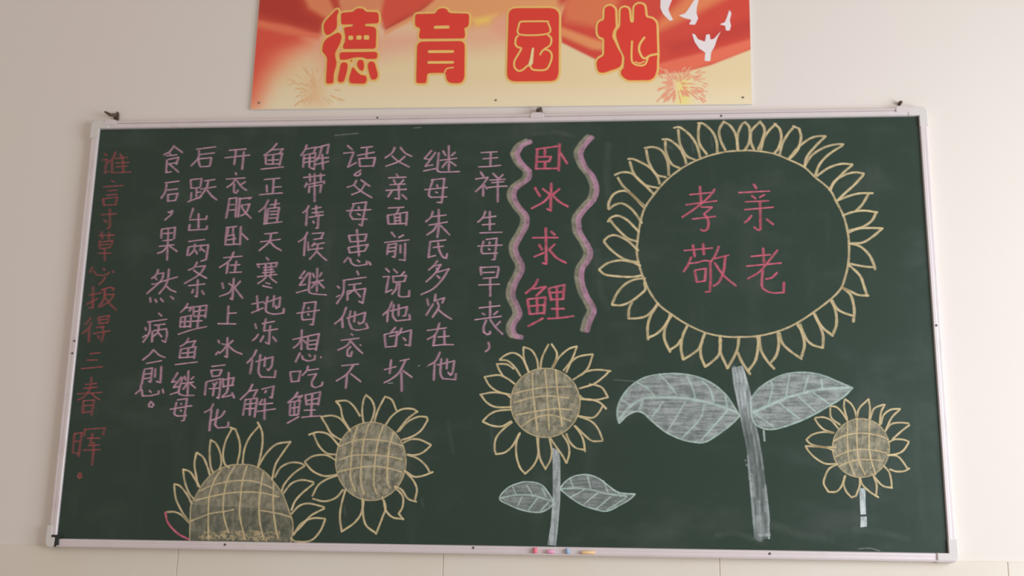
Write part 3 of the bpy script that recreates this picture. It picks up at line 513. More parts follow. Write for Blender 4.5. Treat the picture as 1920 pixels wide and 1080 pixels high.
def wall_fn(h, p):
    v = h.coord('Object')
    big = h.noise(v, 1.3, 3.0); mid = h.noise(v, 9.0, 4.0); fine = h.noise(v, 160.0, 3.0)
    f = h.ramp(big, 0.35, 0.65)
    c = h.mix(f, c4((0.80, 0.735, 0.665)), c4((0.805, 0.722, 0.672)))
    c = h.mix(h.ramp(mid, 0.60, 0.85, 0.0, 0.15), c, c4((0.72, 0.65, 0.57)))
    h.set(p.inputs['Base Color'], c)
    h.set(p.inputs['Normal'], h.bump(h.math('ADD', h.math('MULTIPLY', mid, 1.0), h.math('MULTIPLY', fine, 0.25)), 0.25, 0.002))
M_WALL = principled('painted_plaster', (0.8, 0.74, 0.68), 0.85, spec=0.2, fn=wall_fn)

def tile_fn(h, p):
    v = h.coord('Object')
    a = h.noise(v, 3.0, 4.0); b = h.noise(v, 22.0, 4.0)
    c = h.mix(h.ramp(a, 0.3, 0.7), c4((0.765, 0.685, 0.575)), c4((0.79, 0.715, 0.63)))
    c = h.mix(h.ramp(b, 0.55, 0.8, 0, 0.25), c, c4((0.71, 0.62, 0.49)))
    h.set(p.inputs['Base Color'], c)
M_TILE = principled('cream_wall_tile', (0.75, 0.68, 0.55), 0.35, spec=0.35, fn=tile_fn)
M_GROUT = principled('tile_grout', (0.735, 0.66, 0.56), 0.9, spec=0.1)
M_FLOOR = principled('terrazzo_floor', (0.45, 0.42, 0.38), 0.5, fn=lambda h, p: h.set(
    p.inputs['Base Color'], h.mix(h.ramp(h.noise(h.coord('Object'), 60, 3), 0.4, 0.6), c4((0.40, 0.37, 0.33)), c4((0.50, 0.47, 0.43)))))

def board_fn(h, p):
    v = h.coord('Object')
    fine = h.noise(v, 700.0, 2.0)
    wipe = h.noise(h.scaled(v, (2.2, 1.0, 4.5)), 1.6, 5.0, 0.6)
    wipe2 = h.noise(h.scaled(v, (9.0, 1.0, 1.6)), 1.3, 4.0, 0.6)
    base = h.mix(h.ramp(fine, 0.35, 0.65), c4((0.020, 0.041, 0.028)), c4((0.028, 0.053, 0.037)))
    dust = h.math('ADD', h.ramp(wipe, 0.48, 0.78, 0.0, 0.035), h.ramp(wipe2, 0.52, 0.80, 0.0, 0.022))
    c = h.mix(dust, base, c4((0.62, 0.62, 0.58)))
    h.set(p.inputs['Base Color'], c)
    h.set(p.inputs['Roughness'], h.ramp(wipe, 0.3, 0.7, 0.34, 0.42))
    h.set(p.inputs['Normal'], h.bump(fine, 0.12, 0.0005))
M_BOARD = principled('green_chalkboard_steel', (0.04, 0.065, 0.05), 0.5, spec=0.38, fn=board_fn)

def alu_fn(h, p):
    v = h.coord('Object')
    n = h.noise(h.scaled(v, (1.0, 1.0, 1.0)), 14.0, 4.0)
    h.set(p.inputs['Base Color'], h.mix(h.ramp(n, 0.45, 0.75, 0, 0.5), c4((0.79, 0.705, 0.705)), c4((0.70, 0.59, 0.60))))
    h.set(p.inputs['Roughness'], h.ramp(n, 0.3, 0.7, 0.34, 0.5))
M_ALU = principled('anodised_aluminium', (0.7, 0.64, 0.64), 0.4, metal=0.30, spec=0.5, fn=alu_fn)
M_CAP = principled('white_plastic_cap', (0.70, 0.65, 0.62), 0.45, spec=0.4)
M_BACK = principled('board_back_panel', (0.35, 0.30, 0.25), 0.8)
M_DARK = principled('matt_black', (0.022, 0.028, 0.024), 0.7)
M_RUST = principled('rusty_steel', (0.10, 0.075, 0.05), 0.65, metal=0.4, fn=lambda h, p: h.set(
    p.inputs['Base Color'], h.mix(h.ramp(h.noise(h.coord('Object'), 300, 3), 0.4, 0.65), c4((0.07, 0.055, 0.04)), c4((0.20, 0.13, 0.07)))))
M_SCREW = principled('screw_steel', (0.16, 0.13, 0.12), 0.5, metal=0.7)
M_FRAMEW = principled('window_frame_white', (0.75, 0.75, 0.74), 0.4)

def chalk(name, color, color2=None, alpha=1.0, grain=(0.30, 0.62), gmin=0.45, patch=0.35, e0=1.0, e1=0.35, fs=900.0, streak=None):
    """dry chalk dust lying on the board: covers it only where the grain of the board caught it"""
    m, nt, out = new_mat(name); h = N(nt)
    v = h.coord('Object')
    g = h.ramp(h.noise(v, fs, 2.0, 0.6), grain[0], grain[1], gmin, 1.0)
    pt = h.ramp(h.noise(v, 38.0, 3.0, 0.6), 0.30, 0.62, 1.0 - patch, 1.0)
    if streak: pt = h.math('MULTIPLY', pt, h.ramp(h.noise(h.scaled(v, streak), 1.0, 4.0, 0.65), 0.36, 0.60, 0.55, 1.12))
    ed = h.ramp(h.attr('edge'), e1, e0, 1.0, 0.0)
    a = h.math('MULTIPLY', h.math('MULTIPLY', g, pt), h.math('MULTIPLY', ed, h.attr('dens')))
    a = h.math('MULTIPLY', a, alpha)
    d = nt.nodes.new('ShaderNodeBsdfDiffuse'); d.inputs['Roughness'].default_value = 0.6
    h.set(d.inputs['Color'], h.mix(h.ramp(h.noise(v, 55.0, 2.0), 0.35, 0.65), c4(color), c4(color2 or color)))
    tr = nt.nodes.new('ShaderNodeBsdfTransparent'); mx = nt.nodes.new('ShaderNodeMixShader')
    h.set(mx.inputs[0], a)
    nt.links.new(tr.outputs[0], mx.inputs[1]); nt.links.new(d.outputs[0], mx.inputs[2])
    nt.links.new(mx.outputs[0], out.inputs[0])
    return m
C_PINK = chalk('chalk_pink', (0.84, 0.50, 0.65), (0.80, 0.50, 0.61), gmin=0.6, patch=0.3, alpha=0.92)
C_ROSE = chalk('chalk_rose_red', (0.88, 0.19, 0.29), (0.84, 0.25, 0.34))
C_RED = chalk('chalk_dark_red', (0.78, 0.17, 0.19), (0.70, 0.20, 0.21), alpha=0.62)
C_YEL = chalk('chalk_yellow', (0.88, 0.74, 0.43), (0.87, 0.71, 0.46))
C_MINT = chalk('chalk_pale_mint', (0.70, 0.88, 0.80), (0.76, 0.86, 0.80))
C_WHITE = chalk('chalk_white_side', (0.74, 0.80, 0.78), (0.72, 0.75, 0.74), gmin=0.5, patch=0.35, streak=(14.0, 1.0, 130.0))
C_STEM = chalk('chalk_white_stem', (0.74, 0.80, 0.80), (0.72, 0.76, 0.76), gmin=0.5, patch=0.3, streak=(90.0, 1.0, 9.0))
C_TAN = chalk('chalk_tan_side', (0.74, 0.65, 0.46), (0.68, 0.62, 0.47), gmin=0.5, patch=0.4, streak=(70.0, 1.0, 45.0))
C_MAUVE = chalk('chalk_mauve_side', (0.86, 0.48, 0.68), (0.80, 0.48, 0.60), gmin=0.4, patch=0.45, e1=0.55)
C_OLIVE = chalk('chalk_olive_side', (0.72, 0.66, 0.48), (0.68, 0.62, 0.48), gmin=0.4, patch=0.45, e1=0.5)
C_DUST = chalk('chalk_smear', (0.70, 0.72, 0.68), gmin=0.6, patch=0.7, e1=0.0)

# ------------------------------------------------------------------ chalk strokes on the board
def catmull(pts, step):
    if len(pts) < 3:
        a, b = Vector(pts[0]), Vector(pts[-1]); n = max(2, int((b - a).length / step))
        return [a.lerp(b, i / n) for i in range(n + 1)]
    p = [Vector(q) for q in pts]; closed = (p[0] - p[-1]).length < 1e-6
    ext = ([p[-2]] if closed else [2 * p[0] - p[1]]) + p + ([p[1]] if closed else [2 * p[-1] - p[-2]])
    out = []
    for i in range(1, len(ext) - 2):
        a, b, c, d = ext[i - 1:i + 3]; n = max(2, int((c - b).length / step))
        for k in range(n):
            t = k / n
            out.append(0.5 * ((2 * b) + (c - a) * t + (2 * a - 5 * b + 4 * c - d) * t * t + (3 * b - a - 3 * c + d) * t ** 3))
    out.append(p[-1]); return out

def split_corners(pts, deg=48):
    """break a polyline at its sharp corners"""
    runs = [[pts[0]]]
    for i in range(1, len(pts)):
        runs[-1].append(pts[i])
        if 0 < i < len(pts) - 1:
            a = Vector(pts[i]) - Vector(pts[i - 1]); b = Vector(pts[i + 1]) - Vector(pts[i])
            if a.length > 1e-6 and b.length > 1e-6 and a.angle(b) > math.radians(deg): runs.append([pts[i]])
    return [r for r in runs if len(r) > 1]

class Chalk:
    """collects ribbons and fills, then links them as one mesh"""
    def __init__(s): s.v = []; s.f = []; s.m = []; s.dens = []; s.edge = []; s.k = 0
    def add(s, x, y, z, e, d): s.v.append((x, y, z)); s.edge.append(e); s.dens.append(d); return len(s.v) - 1
    def ribbon(s, pts, wx, wz, dens=1.0, mat=0, layer=0.0, step=0.004, wob=0.10, smooth=True, taper=0.55, off=(0, 0)):
        """pts (x,z); wx, wz: half width of the chalk tip across and up (upright strokes come out wide and thin in dust)"""
        for run in (split_corners(pts) if smooth else [pts]):
            line = catmull(run, step); n = len(line)
            y = -0.016 - 0.0004 - layer - s.k * 0.000012; s.k = (s.k + 1) % 40
            ph = random.random() * 9; rows = []
            base = random.uniform(0.9, 1.08)
            for i, q in enumerate(line):
                d = (line[min(i + 1, n - 1)] - line[max(i - 1, 0)])
                d = d.normalized() if d.length > 1e-9 else Vector((1, 0))
                nx, nz = -d.y, d.x
                hw = math.sqrt((wx * nx) ** 2 + (wz * nz) ** 2)
                dn = dens * base * (min(wx, wz) / hw) ** 0.62
                hw *= 1 + wob * math.sin(ph + i * 0.9) * 0.6 + wob * random.uniform(-0.4, 0.4)
                rows.append((q, d, nx, nz, hw, dn))
            q, d, nx, nz, hw, dn = rows[0]; rows.insert(0, (q - d * hw * 0.5, d, nx, nz, hw * taper, dn * 0.7))
            q, d, nx, nz, hw, dn = rows[-1]; rows.append((q + d * hw * 0.5, d, nx, nz, hw * taper, dn * 0.6))
            prev = None
            for q, d, nx, nz, hw, dn in rows:
                r = [s.add(q.x + off[0] + nx * hw * e, y, q.y + off[1] + nz * hw * e, abs(e), dn) for e in (-1, -0.5, 0, 0.5, 1)]
                if prev:
                    for k in range(4): s.f.append((prev[k], prev[k + 1], r[k + 1], r[k])); s.m.append(mat)
                prev = r
    def fill(s, pts, dens=0.5, mat=0, layer=0.0, rim=0.006):
        """shaded-in area: a soft rim around a solid middle"""
        p = [Vector(q) for q in pts]
        if (p[0] - p[-1]).length < 1e-6: p = p[:-1]
        area2 = sum(a.x * b.y - b.x * a.y for a, b in zip(p, p[1:] + p[:1]))
        if area2 < 0: p = p[::-1]
        y = -0.016 - 0.0002 - layer; n = len(p)
        inner = []
        for i in range(n):
            d1 = (p[i] - p[i - 1]); d2 = (p[(i + 1) % n] - p[i]); d = (d1.normalized() + d2.normalized())
            d = d.normalized() if d.length > 1e-6 else d1.normalized()
            inner.append(p[i] + Vector((-d.y, d.x)) * rim)
        o = [s.add(q.x, y, q.y, 0.8, dens) for q in p]; ii = [s.add(q.x, y, q.y, 0.0, dens) for q in inner]
        for i in range(n):
            s.f.append((o[i], o[(i + 1) % n], ii[(i + 1) % n], ii[i])); s.m.append(mat)
        for tri in geometry.tessellate_polygon([[Vector((q.x, q.y, 0)) for q in inner]]):
            s.f.append(tuple(ii[k] for k in tri)); s.m.append(mat)
    def strip(s, left, right, dens, mat=0, layer=0.0, n=10):
        """rubbed band between two edges; dens per row"""
        y = -0.016 - 0.0002 - layer; prev = None
        for (a, b), dn in zip(zip(left, right), dens):
            r = []
            for k in range(n + 1):
                f = k / n; r.append(s.add(a[0] + (b[0] - a[0]) * f, y, a[1] + (b[1] - a[1]) * f, 0.75 if k in (0, n) else 0.1, dn * (1 + 0.25 * math.sin(k * 2.3))))
            if prev:
                for k in range(n): s.f.append((prev[k], prev[k + 1], r[k + 1], r[k])); s.m.append(mat)
            prev = r
    def build(s, name, mats, parent):
        xs = [v[0] for v in s.v]; zs = [v[2] for v in s.v]
        cx, cz = (min(xs) + max(xs)) / 2, (min(zs) + max(zs)) / 2
        me = bpy.data.meshes.new(name)
        me.from_pydata([(x - cx, y + 0.016, z - cz) for x, y, z in s.v], [], s.f)
        for m in (mats if isinstance(mats, (list, tuple)) else [mats]): me.materials.append(m)
        me.polygons.foreach_set('material_index', s.m)
        for nm, dat in (('dens', s.dens), ('edge', s.edge)):
            a = me.attributes.new(nm, 'FLOAT', 'POINT'); a.data.foreach_set('value', dat)
        me.update()
        o = bpy.data.objects.new(name, me); o.location = (cx, -0.016, cz)
        return link(o, parent)

# ------------------------------------------------------------------ the room
def struct(o): o['kind'] = 'structure'; return o
bm = bmesh.new(); bm_box(bm, (-3.4, 0.0, 0.0), (3.0, 0.24, 3.7))
struct(from_bm('wall_back', bm, M_WALL))
bm = bmesh.new(); bm_box(bm, (-3.4, -6.0, -0.12), (3.24, 0.24, 0.0))
struct(from_bm('floor', bm, M_FLOOR))
# right wall with the window that lights the room
bm = bmesh.new()
wy0, wy1, wz0, wz1 = -3.25, -0.95, 0.80, 2.72
for lo, hi in (((3.0, -6.0, 0), (3.24, wy0, 3.7)), ((3.0, wy1, 0), (3.24, 0.24, 3.7)),
               ((3.0, wy0, 0), (3.24, wy1, wz0)), ((3.0, wy0, wz1), (3.24, wy1, 3.7))):
    bm_box(bm, lo, hi)
struct(from_bm('wall_right', bm, M_WALL))
bm = bmesh.new()
for lo, hi in (((3.10, wy0, wz0), (3.16, wy1, wz0 + 0.06)), ((3.10, wy0, wz1 - 0.06), (3.16, wy1, wz1)),
               ((3.10, wy0, wz0 + 0.06), (3.16, wy0 + 0.06, wz1 - 0.06)), ((3.10, wy1 - 0.06, wz0 + 0.06), (3.16, wy1, wz1 - 0.06))):
    bm_box(bm, lo, hi, 0.004)
struct(from_bm('window_1', bm, M_FRAMEW))
# tiled dado: big cream tiles with thin joints, top edge level with the foot of the board
bm = bmesh.new(); tw = 0.735
x0 = -0.855 - 4 * tw; zt = 1.3815
bm_box(bm, (-3.4, -0.0045, 0.0), (3.0, 0.0, zt - 0.001))
for i in range(9):
    for zlo, zhi in ((0.0, 0.46), (0.46, 0.92), (0.92, zt)):
        a, b = max(x0 + i * tw + 0.0007, -3.4), min(x0 + (i + 1) * tw - 0.0007, 3.0)
        if b - a > 0.01: bm_box(bm, (a, -0.007, zlo + 0.0012), (b, -0.0005, zhi - 0.0004), 0.0012, 2)
dado = from_bm('trim_1', bm, [M_TILE, M_GROUT])
for p in dado.data.polygons[:6]: p.material_index = 1
struct(dado)

# ------------------------------------------------------------------ the blackboard
WB, HB = 2.4, 1.205
board = tag(empty('blackboard', (0, 0, 1.40)),
            'long green chalkboard in aluminium frame, covered with pink chalk writing and yellow sunflowers', 'blackboard')
bm = bmesh.new(); bm_box(bm, (-WB / 2 - 0.012, -0.016, -0.010), (WB / 2 + 0.012, -0.002, HB + 0.012))
surf = from_bm('writing_surface', bm, [M_BOARD, M_BACK], board)

def rail(name, length, prof, place):
    """prof: (across outward from the writing surface, height above it); place(u, s, h) -> xyz"""
    bm = bmesh.new(); a = [bm.verts.new(place(0, s, hh)) for s, hh in prof]; b = [bm.verts.new(place(length, s, hh)) for s, hh in prof]
    n = len(prof)
    for i in range(n): bm.faces.new((a[i], a[(i + 1) % n], b[(i + 1) % n], b[i]))
    bm.faces.new(a); bm.faces.new(b)
    bmesh.ops.recalc_face_normals(bm, faces=bm.faces)
    return from_bm(name, bm, M_ALU, board)
def prof(w, k=1.0):
    return [(-0.0005, 0.0004), (0.0005, 0.0052), (0.0022, 0.0078), (w * 0.56, 0.0082), (w * 0.575, 0.0040), (w * 0.66, 0.0038), (w * 0.675, 0.0080),
            (w * 0.86, 0.0078), (w * 0.97, 0.0058), (w, 0.003), (w, -0.0155), (w - 0.003, -0.0155), (w - 0.003, -0.0005)]
PS = [(-0.0005, 0.0004), (0.0004, 0.0055), (0.0018, 0.0078), (0.0085, 0.0080), (0.0105, 0.0070), (0.0165, 0.0072), (0.0195, 0.0052), (0.0210, 0.002),
      (0.0210, -0.0155), (0.0180, -0.0155), (0.0180, -0.0005)]
PB = [(-0.0005, 0.0004), (0.0005, 0.0036), (0.0020, 0.0052), (0.0080, 0.0052), (0.0090, 0.0045), (0.0180, 0.0045), (0.0185, 0.0175), (0.0200, 0.0185),
      (0.0220, 0.0175), (0.0225, 0.0), (0.0225, -0.0155), (0.0195, -0.0155), (0.0195, -0.0005)]
rail('frame_rail', WB + 0.03, prof(0.0245), lambda u, s, hh: (-WB / 2 - 0.015 + u, -0.016 - hh, HB + s))
rail('frame_rail', WB + 0.006, PB, lambda u, s, hh: (-WB / 2 + 0.008 + u, -0.016 - hh, -s))
rail('frame_rail', HB + 0.02, [(s * 1.15, hh) for s, hh in PS], lambda u, s, hh: (-WB / 2 - s, -0.016 - hh, -0.005 + u))
rail('frame_rail', HB + 0.02, PS, lambda u, s, hh: (WB / 2 + s, -0.016 - hh, -0.005 + u))

def corner(cx, cz, sx, sz, lx, lz, wx, wz, r=0.016, h=0.0098, dz=0.0):
    """L-shaped cap; (cx,cz) the inner corner of the frame, legs lx, lz long and wx, wz wide"""
    pts = [(-lx, 0.0), (-0.0005, 0.0), (-0.0005, -lz), (wx, -lz)]
    for k in range(9):
        a = math.pi / 2 * k / 8
        pts.append((wx - r + r * math.cos(a), wz - r + r * math.sin(a)))
    pts.append((-lx, wz))
    pts = [(cx + sx * x, cz + sz * z + dz) for x, z in pts]
    bm = bmesh.new(); bm_prism(bm, pts, -0.016 - h, -0.0005, 0.0022)
    return from_bm('corner_cap', bm, M_CAP, board)
corner(-WB / 2, HB, -1, 1, 0.030, 0.030, 0.0262, 0.0262)
corner(WB / 2, HB, 1, 1, 0.030, 0.031, 0.0225, 0.0262)
corner(WB / 2, 0.0, 1, -1, 0.030, 0.034, 0.0235, 0.0245, 0.018)
# the lower left cap has worked loose: only its upright leg is left, pushed outwards, with a small black piece beside it
bm = bmesh.new()
bm_prism(bm, [(-1.2285, 0.036), (-1.2115, 0.036), (-1.2115, 0.010), (-1.2015, 0.004), (-1.2035, -0.019), (-1.2120, -0.0245), (-1.2240, -0.022), (-1.2290, -0.012)],
         -0.0255, -0.0005, 0.0022)
tag(from_bm('corner_cap', bm, M_CAP, board), 'loose beige corner cap at the lower left')
bm = bmesh.new()
bm_box(bm, (-1.2130, -0.0268, 0.0030), (-1.1860, -0.0165, 0.0105), 0.0025)
bm_box(bm, (-1.2015, -0.0262, -0.0225), (-1.1910, -0.0160, 0.0060), 0.0025)
tag(from_bm('black_corner_piece', bm, M_DARK, board), 'small black piece at the lower left corner')
# screws in the rails; two discs on the left rail stand in for dark scuffs
for x, z, d in ((-0.7195, -0.0085, 0.0055), (0.7445, -0.0085, 0.0055), (0.648, HB + 0.008, 0.0083), (-0.037, -0.006, 0.0055), (-0.352, HB + 0.020, 0.0078),
                (-1.2065, 0.556, 0.0082), (-1.2085, 0.520, 0.0082), (1.2075, 0.60, 0.0082)):
    bm = bmesh.new(); r = 0.0032
    bm_tube(bm, [(0, 0.001, 0), (0, -0.0006, 0), (0, -0.0014, 0)], [r, r, r * 0.7], 14)
    bm_box(bm, (-r * 0.7, -0.0016, -0.0004), (r * 0.7, -0.0012, 0.0004))
    from_bm('screw_or_scuff', bm, M_SCREW, board, (x, -0.016 - d, z), True)
# lugs that stick up behind the top rail
for x in (-1.166, 0.119, 1.156):
    bm = bmesh.new()
    bm_prism(bm, [(x - 0.019, HB + 0.010), (x + 0.019, HB + 0.010), (x + 0.019, HB + 0.022), (x + 0.012, HB + 0.028), (x - 0.012, HB + 0.028), (x - 0.019, HB + 0.022)], -0.0266, -0.0238, 0.0008)
    bm_box(bm, (x - 0.012, -0.024, HB + 0.0245), (x + 0.012, -0.001, HB + 0.028))
    from_bm('mounting_lug', bm, M_ALU, board)

# ------------------------------------------------------------------ chalk writing
KIND = {'body': ('text_column', 'chalk_character', C_PINK, (0.0052, 0.0025), 1.0),
        'title': ('title_column', 'title_character', C_ROSE, (0.0060, 0.0036), 1.0),
        'motto': ('motto_column', 'motto_character', C_RED, (0.0056, 0.0025), 0.95),
        'slogan': ('slogan_block', 'slogan_character', C_ROSE, (0.0056, 0.0030), 1.0)}
LBL = {'title': 'rose red title between the two wavy lines', 'motto': 'dark red line of writing down the left edge', 'slogan': 'four rose red characters inside the big sunflower'}
for kind, chars in COLUMNS:
    grp, nm, mat, (wx, wz), dens = KIND[kind]
    col = empty(grp, (0, 0, 0), board)
    if kind in LBL: col['label'] = LBL[kind]
    for ch, st in chars:
        ck = Chalk()
        for s in st.split('/'):
            if s: ck.ribbon(P(s), wx, wz, dens)
        ck.build('punctuation_mark' if ch in ',。' else nm, mat, col)

# ------------------------------------------------------------------ chalk drawings
FW = {'big': (0.0056, 0.0042), 'right': (0.0038, 0.0034), 'middle': (0.0041, 0.0036), 'tall': (0.0042, 0.0036), 'half': (0.0043, 0.0036)}
FL = {'big': 'huge open sunflower around the red slogan, on a white stem with two leaves', 'right': 'smallest sunflower, on a short pale stem at the right',
      'middle': 'sunflower on a white stem with two small mint leaves', 'tall': 'sunflower without a stem under the writing', 'half': 'half sunflower rising from the bottom rail'}
for head, items in FLOWERS:
    kind = head.split()
    if kind[0] == 'bands':
        for _, s in items:
            ck = Chalk(); pts = P(s)
            ck.ribbon(pts, 0.0115, 0.0095, 0.60, 0, 0.0, 0.006, 0.05, True, 0.7, (-0.0055, 0.001))
            ck.ribbon(pts, 0.0100, 0.0085, 0.74, 1, 0.0002, 0.006, 0.05, True, 0.7, (0.0055, -0.001))
            ck.build('wavy_line', [C_OLIVE, C_MAUVE], board)
        continue
    if kind[0] == 'smears':
        for k, s in items:
            _, w, dn = k.split(':'); w = float(w) * 0.00078; ck = Chalk()
            ck.ribbon(P(s), w, w, float(dn) / 100.0 * (0.62 if w > 0.005 else 1.0), 0, 0.00005, max(0.003, w * 0.4), 0.15)
            ck.build('chalk_smear', C_DUST, board)
        continue
    fl = empty('sunflower_drawing', (0, 0, 0), board); fl['label'] = FL[kind[1]]
    wx, wz = FW[kind[1]]
    leaf = None; disk = None
    for k, s in items:
        parts = [P(q) for q in s.split('/')]
        if k == 'ring':
            ck = Chalk(); ck.ribbon(parts[0], wx * 0.85, wz * 0.85, 0.95, 0, 0.0003, 0.006, smooth=False); ck.build('flower_ring', C_YEL, fl)
        elif k in ('petal', 'redpetal'):
            ck = Chalk()
            for p in parts: ck.ribbon(p, wx, wz, 0.98, 0, 0.0006)
            o = ck.build('petal', C_YEL if k == 'petal' else C_ROSE, fl)
            if k == 'redpetal': o['label'] = 'red lower stroke of the leftmost petal'
        elif k in ('disk', 'dome'):
            disk = Chalk(); disk.fill(parts[0], 0.62 if k == 'disk' else 0.34, 0)
            disk.ribbon(parts[0], wx * 0.7, wz * 0.7, 0.75, 1, 0.0003, 0.006, smooth=False)
            if k == 'dome':   # thicker yellow rubbing along the crown and at the foot
                b = parts[0]
                for _ in range(120):
                    x = random.uniform(b[0][0] + 0.03, b[-1][0] - 0.03); z = random.uniform(0.004, 0.028)
                    dx, dz = random.uniform(-0.006, 0.006), random.uniform(-0.004, 0.004)
                    disk.ribbon([(x - dx, max(0.002, z - dz)), (x + dx, max(0.002, z + dz))], 0.0042, 0.0032, 0.40, 1, 0.0002)
                disk.fill([(q[0] * 1.0, q[1]) for q in b[2:-3]], 0.36, 0, 0.0001)
        elif k == 'grid':
            for p in parts: disk.ribbon(p, wx * 0.85, wz * 0.85, 0.88, 1, 0.0005)
            disk.build('flower_disk', [C_TAN, C_YEL], fl)
        elif k in ('stem', 'stemb'):
            a, b = parts; ck = Chalk()
            if kind[1] == 'big':
                # the upper length is rubbed thick, below the leaves only thin dust with brighter edges
                def across(t0, t1, n=14):
                    la, lb = catmull(a, 0.01), catmull(b, 0.01)
                    g = lambda l, t: l[min(int(t * (len(l) - 1)), len(l) - 1)]
                    ts = [t0 + (t1 - t0) * i / n for i in range(n + 1)]
                    return [tuple(g(la, t)) for t in ts], [tuple(g(lb, t)) for t in ts]
                l, r = across(0.0, 1.0, 50)
                ck.strip(l, r, np.interp(np.linspace(0, 1, 51), [0, .04, .22, .32, .42, .7, .8, .97, 1], [.60, .80, .72, .46, .27, .25, .30, .38, .15]))
                for (t0, t1, f, w, d) in ((0.0, 0.2, 0.2, .010, .3), (0.40, 0.62, 0.93, .004, .3), (0.36, 0.6, 0.62, .003, .25), (0.52, 0.66, 0.05, .004, .35),
                                          (0.64, 0.76, 0.16, .008, .55), (0.70, 0.95, 0.10, .005, .5), (0.72, 0.93, 0.95, .004, .5), (0.80, 0.99, 0.42, .009, .4),
                                          (0.9, 1.0, 0.35, .012, .35), (0.92, 1.0, 0.9, .003, .55), (0.74, 0.86, 0.8, .006, .25)):
                    l, r = across(t0, t1)
                    ck.ribbon([tuple(Vector(p).lerp(Vector(q), f)) for p, q in zip(l, r)], w, w, d, 0, 0.0004)
                l, r = across(0.975, 1.0, 2); ck.ribbon([tuple(Vector(l[1]).lerp(Vector(r[1]), 0.35)), tuple(Vector(l[1]).lerp(Vector(r[1]), 0.95))], .006, .006, .6, 0, 0.0004)
                ck.build('stem', C_STEM, fl)
            else:
                ck.fill(a + b[::-1], 1.25 if kind[1] == 'right' else 0.72, 0, 0.0002, 0.003)
                if kind[1] == 'middle':
                    ck.ribbon([tuple(Vector(p).lerp(Vector(q), 0.85)) for p, q in zip(a, b)], .003, .003, .4, 0, 0.0004)
                ck.build('stem', C_STEM, fl)
        elif k == 'leaf':
            leaf = Chalk(); leaf.fill(parts[0], 0.60 if kind[1] == 'big' else 0.42, 0)
            leaf.ribbon(parts[0], wx * 0.78, wz * 0.78, 0.75 if kind[1] == 'big' else 0.85, 1, 0.0003, smooth=True)
        elif k == 'rib':
            w = 0.0062 if kind[1] == 'big' else 0.0038
            leaf.ribbon(parts[0], w, w * 0.9, 0.72, 1, 0.0004)
        elif k == 'vein':
            for p in parts: leaf.ribbon(p, wx * 0.75, wz * 0.7, 0.70, 1, 0.0005)
            leaf.build('leaf', [C_WHITE, C_MINT], fl)
# ------------------------------------------------------------------ the printed banner above the board
BH = 0.40
ban = tag(empty('banner', BANNER_BL, None, (0, -BANNER_ROT, 0)),
          'red and cream printed banner with four big red characters, hung above the chalkboard', 'banner')
NX, NZ = 560, 150
gx, gz = np.meshgrid(np.linspace(0, BANNER_W, NX + 1), np.linspace(0, BH, NZ + 1))
def seg_dist(x, z, poly):
    d = np.full(x.shape, 1e9); inside = np.zeros(x.shape, bool); n = len(poly)
    for i in range(n):
        (x1, z1), (x2, z2) = poly[i], poly[(i + 1) % n]
        dx, dz = x2 - x1, z2 - z1; L = dx * dx + dz * dz + 1e-12
        t = np.clip(((x - x1) * dx + (z - z1) * dz) / L, 0, 1)
        d = np.minimum(d, np.hypot(x - x1 - t * dx, z - z1 - t * dz))
        cr = ((z1 > z) != (z2 > z)) & (x < (x2 - x1) * (z - z1) / (z2 - z1 + 1e-12) + x1)
        inside ^= cr
    return np.where(inside, -d, d)
PK = 1.17
rgb = np.ones(gx.shape + (3,)) * np.array(srgb(226, 204, 162, PK))
for poly, colr, soft in PAINT:
    w = soft * 0.0016
    sd = seg_dist(gx, gz, P(poly))
    a = np.clip(0.5 - sd / (2 * w), 0, 1); a = a * a * (3 - 2 * a)
    rgb = rgb * (1 - a[..., None]) + a[..., None] * np.array(srgb(*colr, PK))
me = bpy.data.meshes.new('panel')
verts = [(float(x), 0.0, float(z)) for x, z in zip(gx.ravel(), gz.ravel())]
W1 = NX + 1
faces = [(j * W1 + i, j * W1 + i + 1, (j + 1) * W1 + i + 1, (j + 1) * W1 + i) for j in range(NZ) for i in range(NX)]
nb = len(verts)
verts += [(0, 0.0066, 0), (BANNER_W, 0.0066, 0), (BANNER_W, 0.0066, BH), (0, 0.0066, BH), (0, 0, 0), (BANNER_W, 0, 0), (BANNER_W, 0, BH), (0, 0, BH)]
faces += [(nb, nb + 3, nb + 2, nb + 1)] + [(nb + 4 + i, nb + i, nb + (i + 1) % 4, nb + 4 + (i + 1) % 4) for i in range(4)]
me.from_pydata(verts, [], faces)
ca = me.color_attributes.new('print', 'FLOAT_COLOR', 'POINT')
cols = np.ones((len(verts), 4)); cols[:nb, :3] = rgb.reshape(-1, 3); cols[nb:, :3] = (0.8, 0.78, 0.72)
ca.data.foreach_set('color', cols.ravel())
M_PRINT = principled('printed_board', (0.8, 0.7, 0.5), 0.45, spec=0.3, fn=lambda h, p: h.set(p.inputs['Base Color'], h.attr('print', 'Color')))
me.materials.append(M_PRINT)
link(bpy.data.objects.new('panel', me), ban)
M_PRED = principled('print_red', srgb(216, 64, 52, PK), 0.45, spec=0.3)
M_PGOLD = principled('print_gold', srgb(232, 188, 108, PK), 0.45, spec=0.3)
M_PCREAM = principled('print_cream', srgb(228, 208, 150, PK), 0.45, spec=0.3)
M_PWHITE = principled('print_white', srgb(228, 218, 218, PK), 0.45, spec=0.3)
M_PSPARK = principled('print_firework_red', srgb(228, 158, 126, PK), 0.5, spec=0.2)
M_PSPARK2 = principled('print_firework_tan', srgb(224, 182, 136, PK), 0.5, spec=0.2)

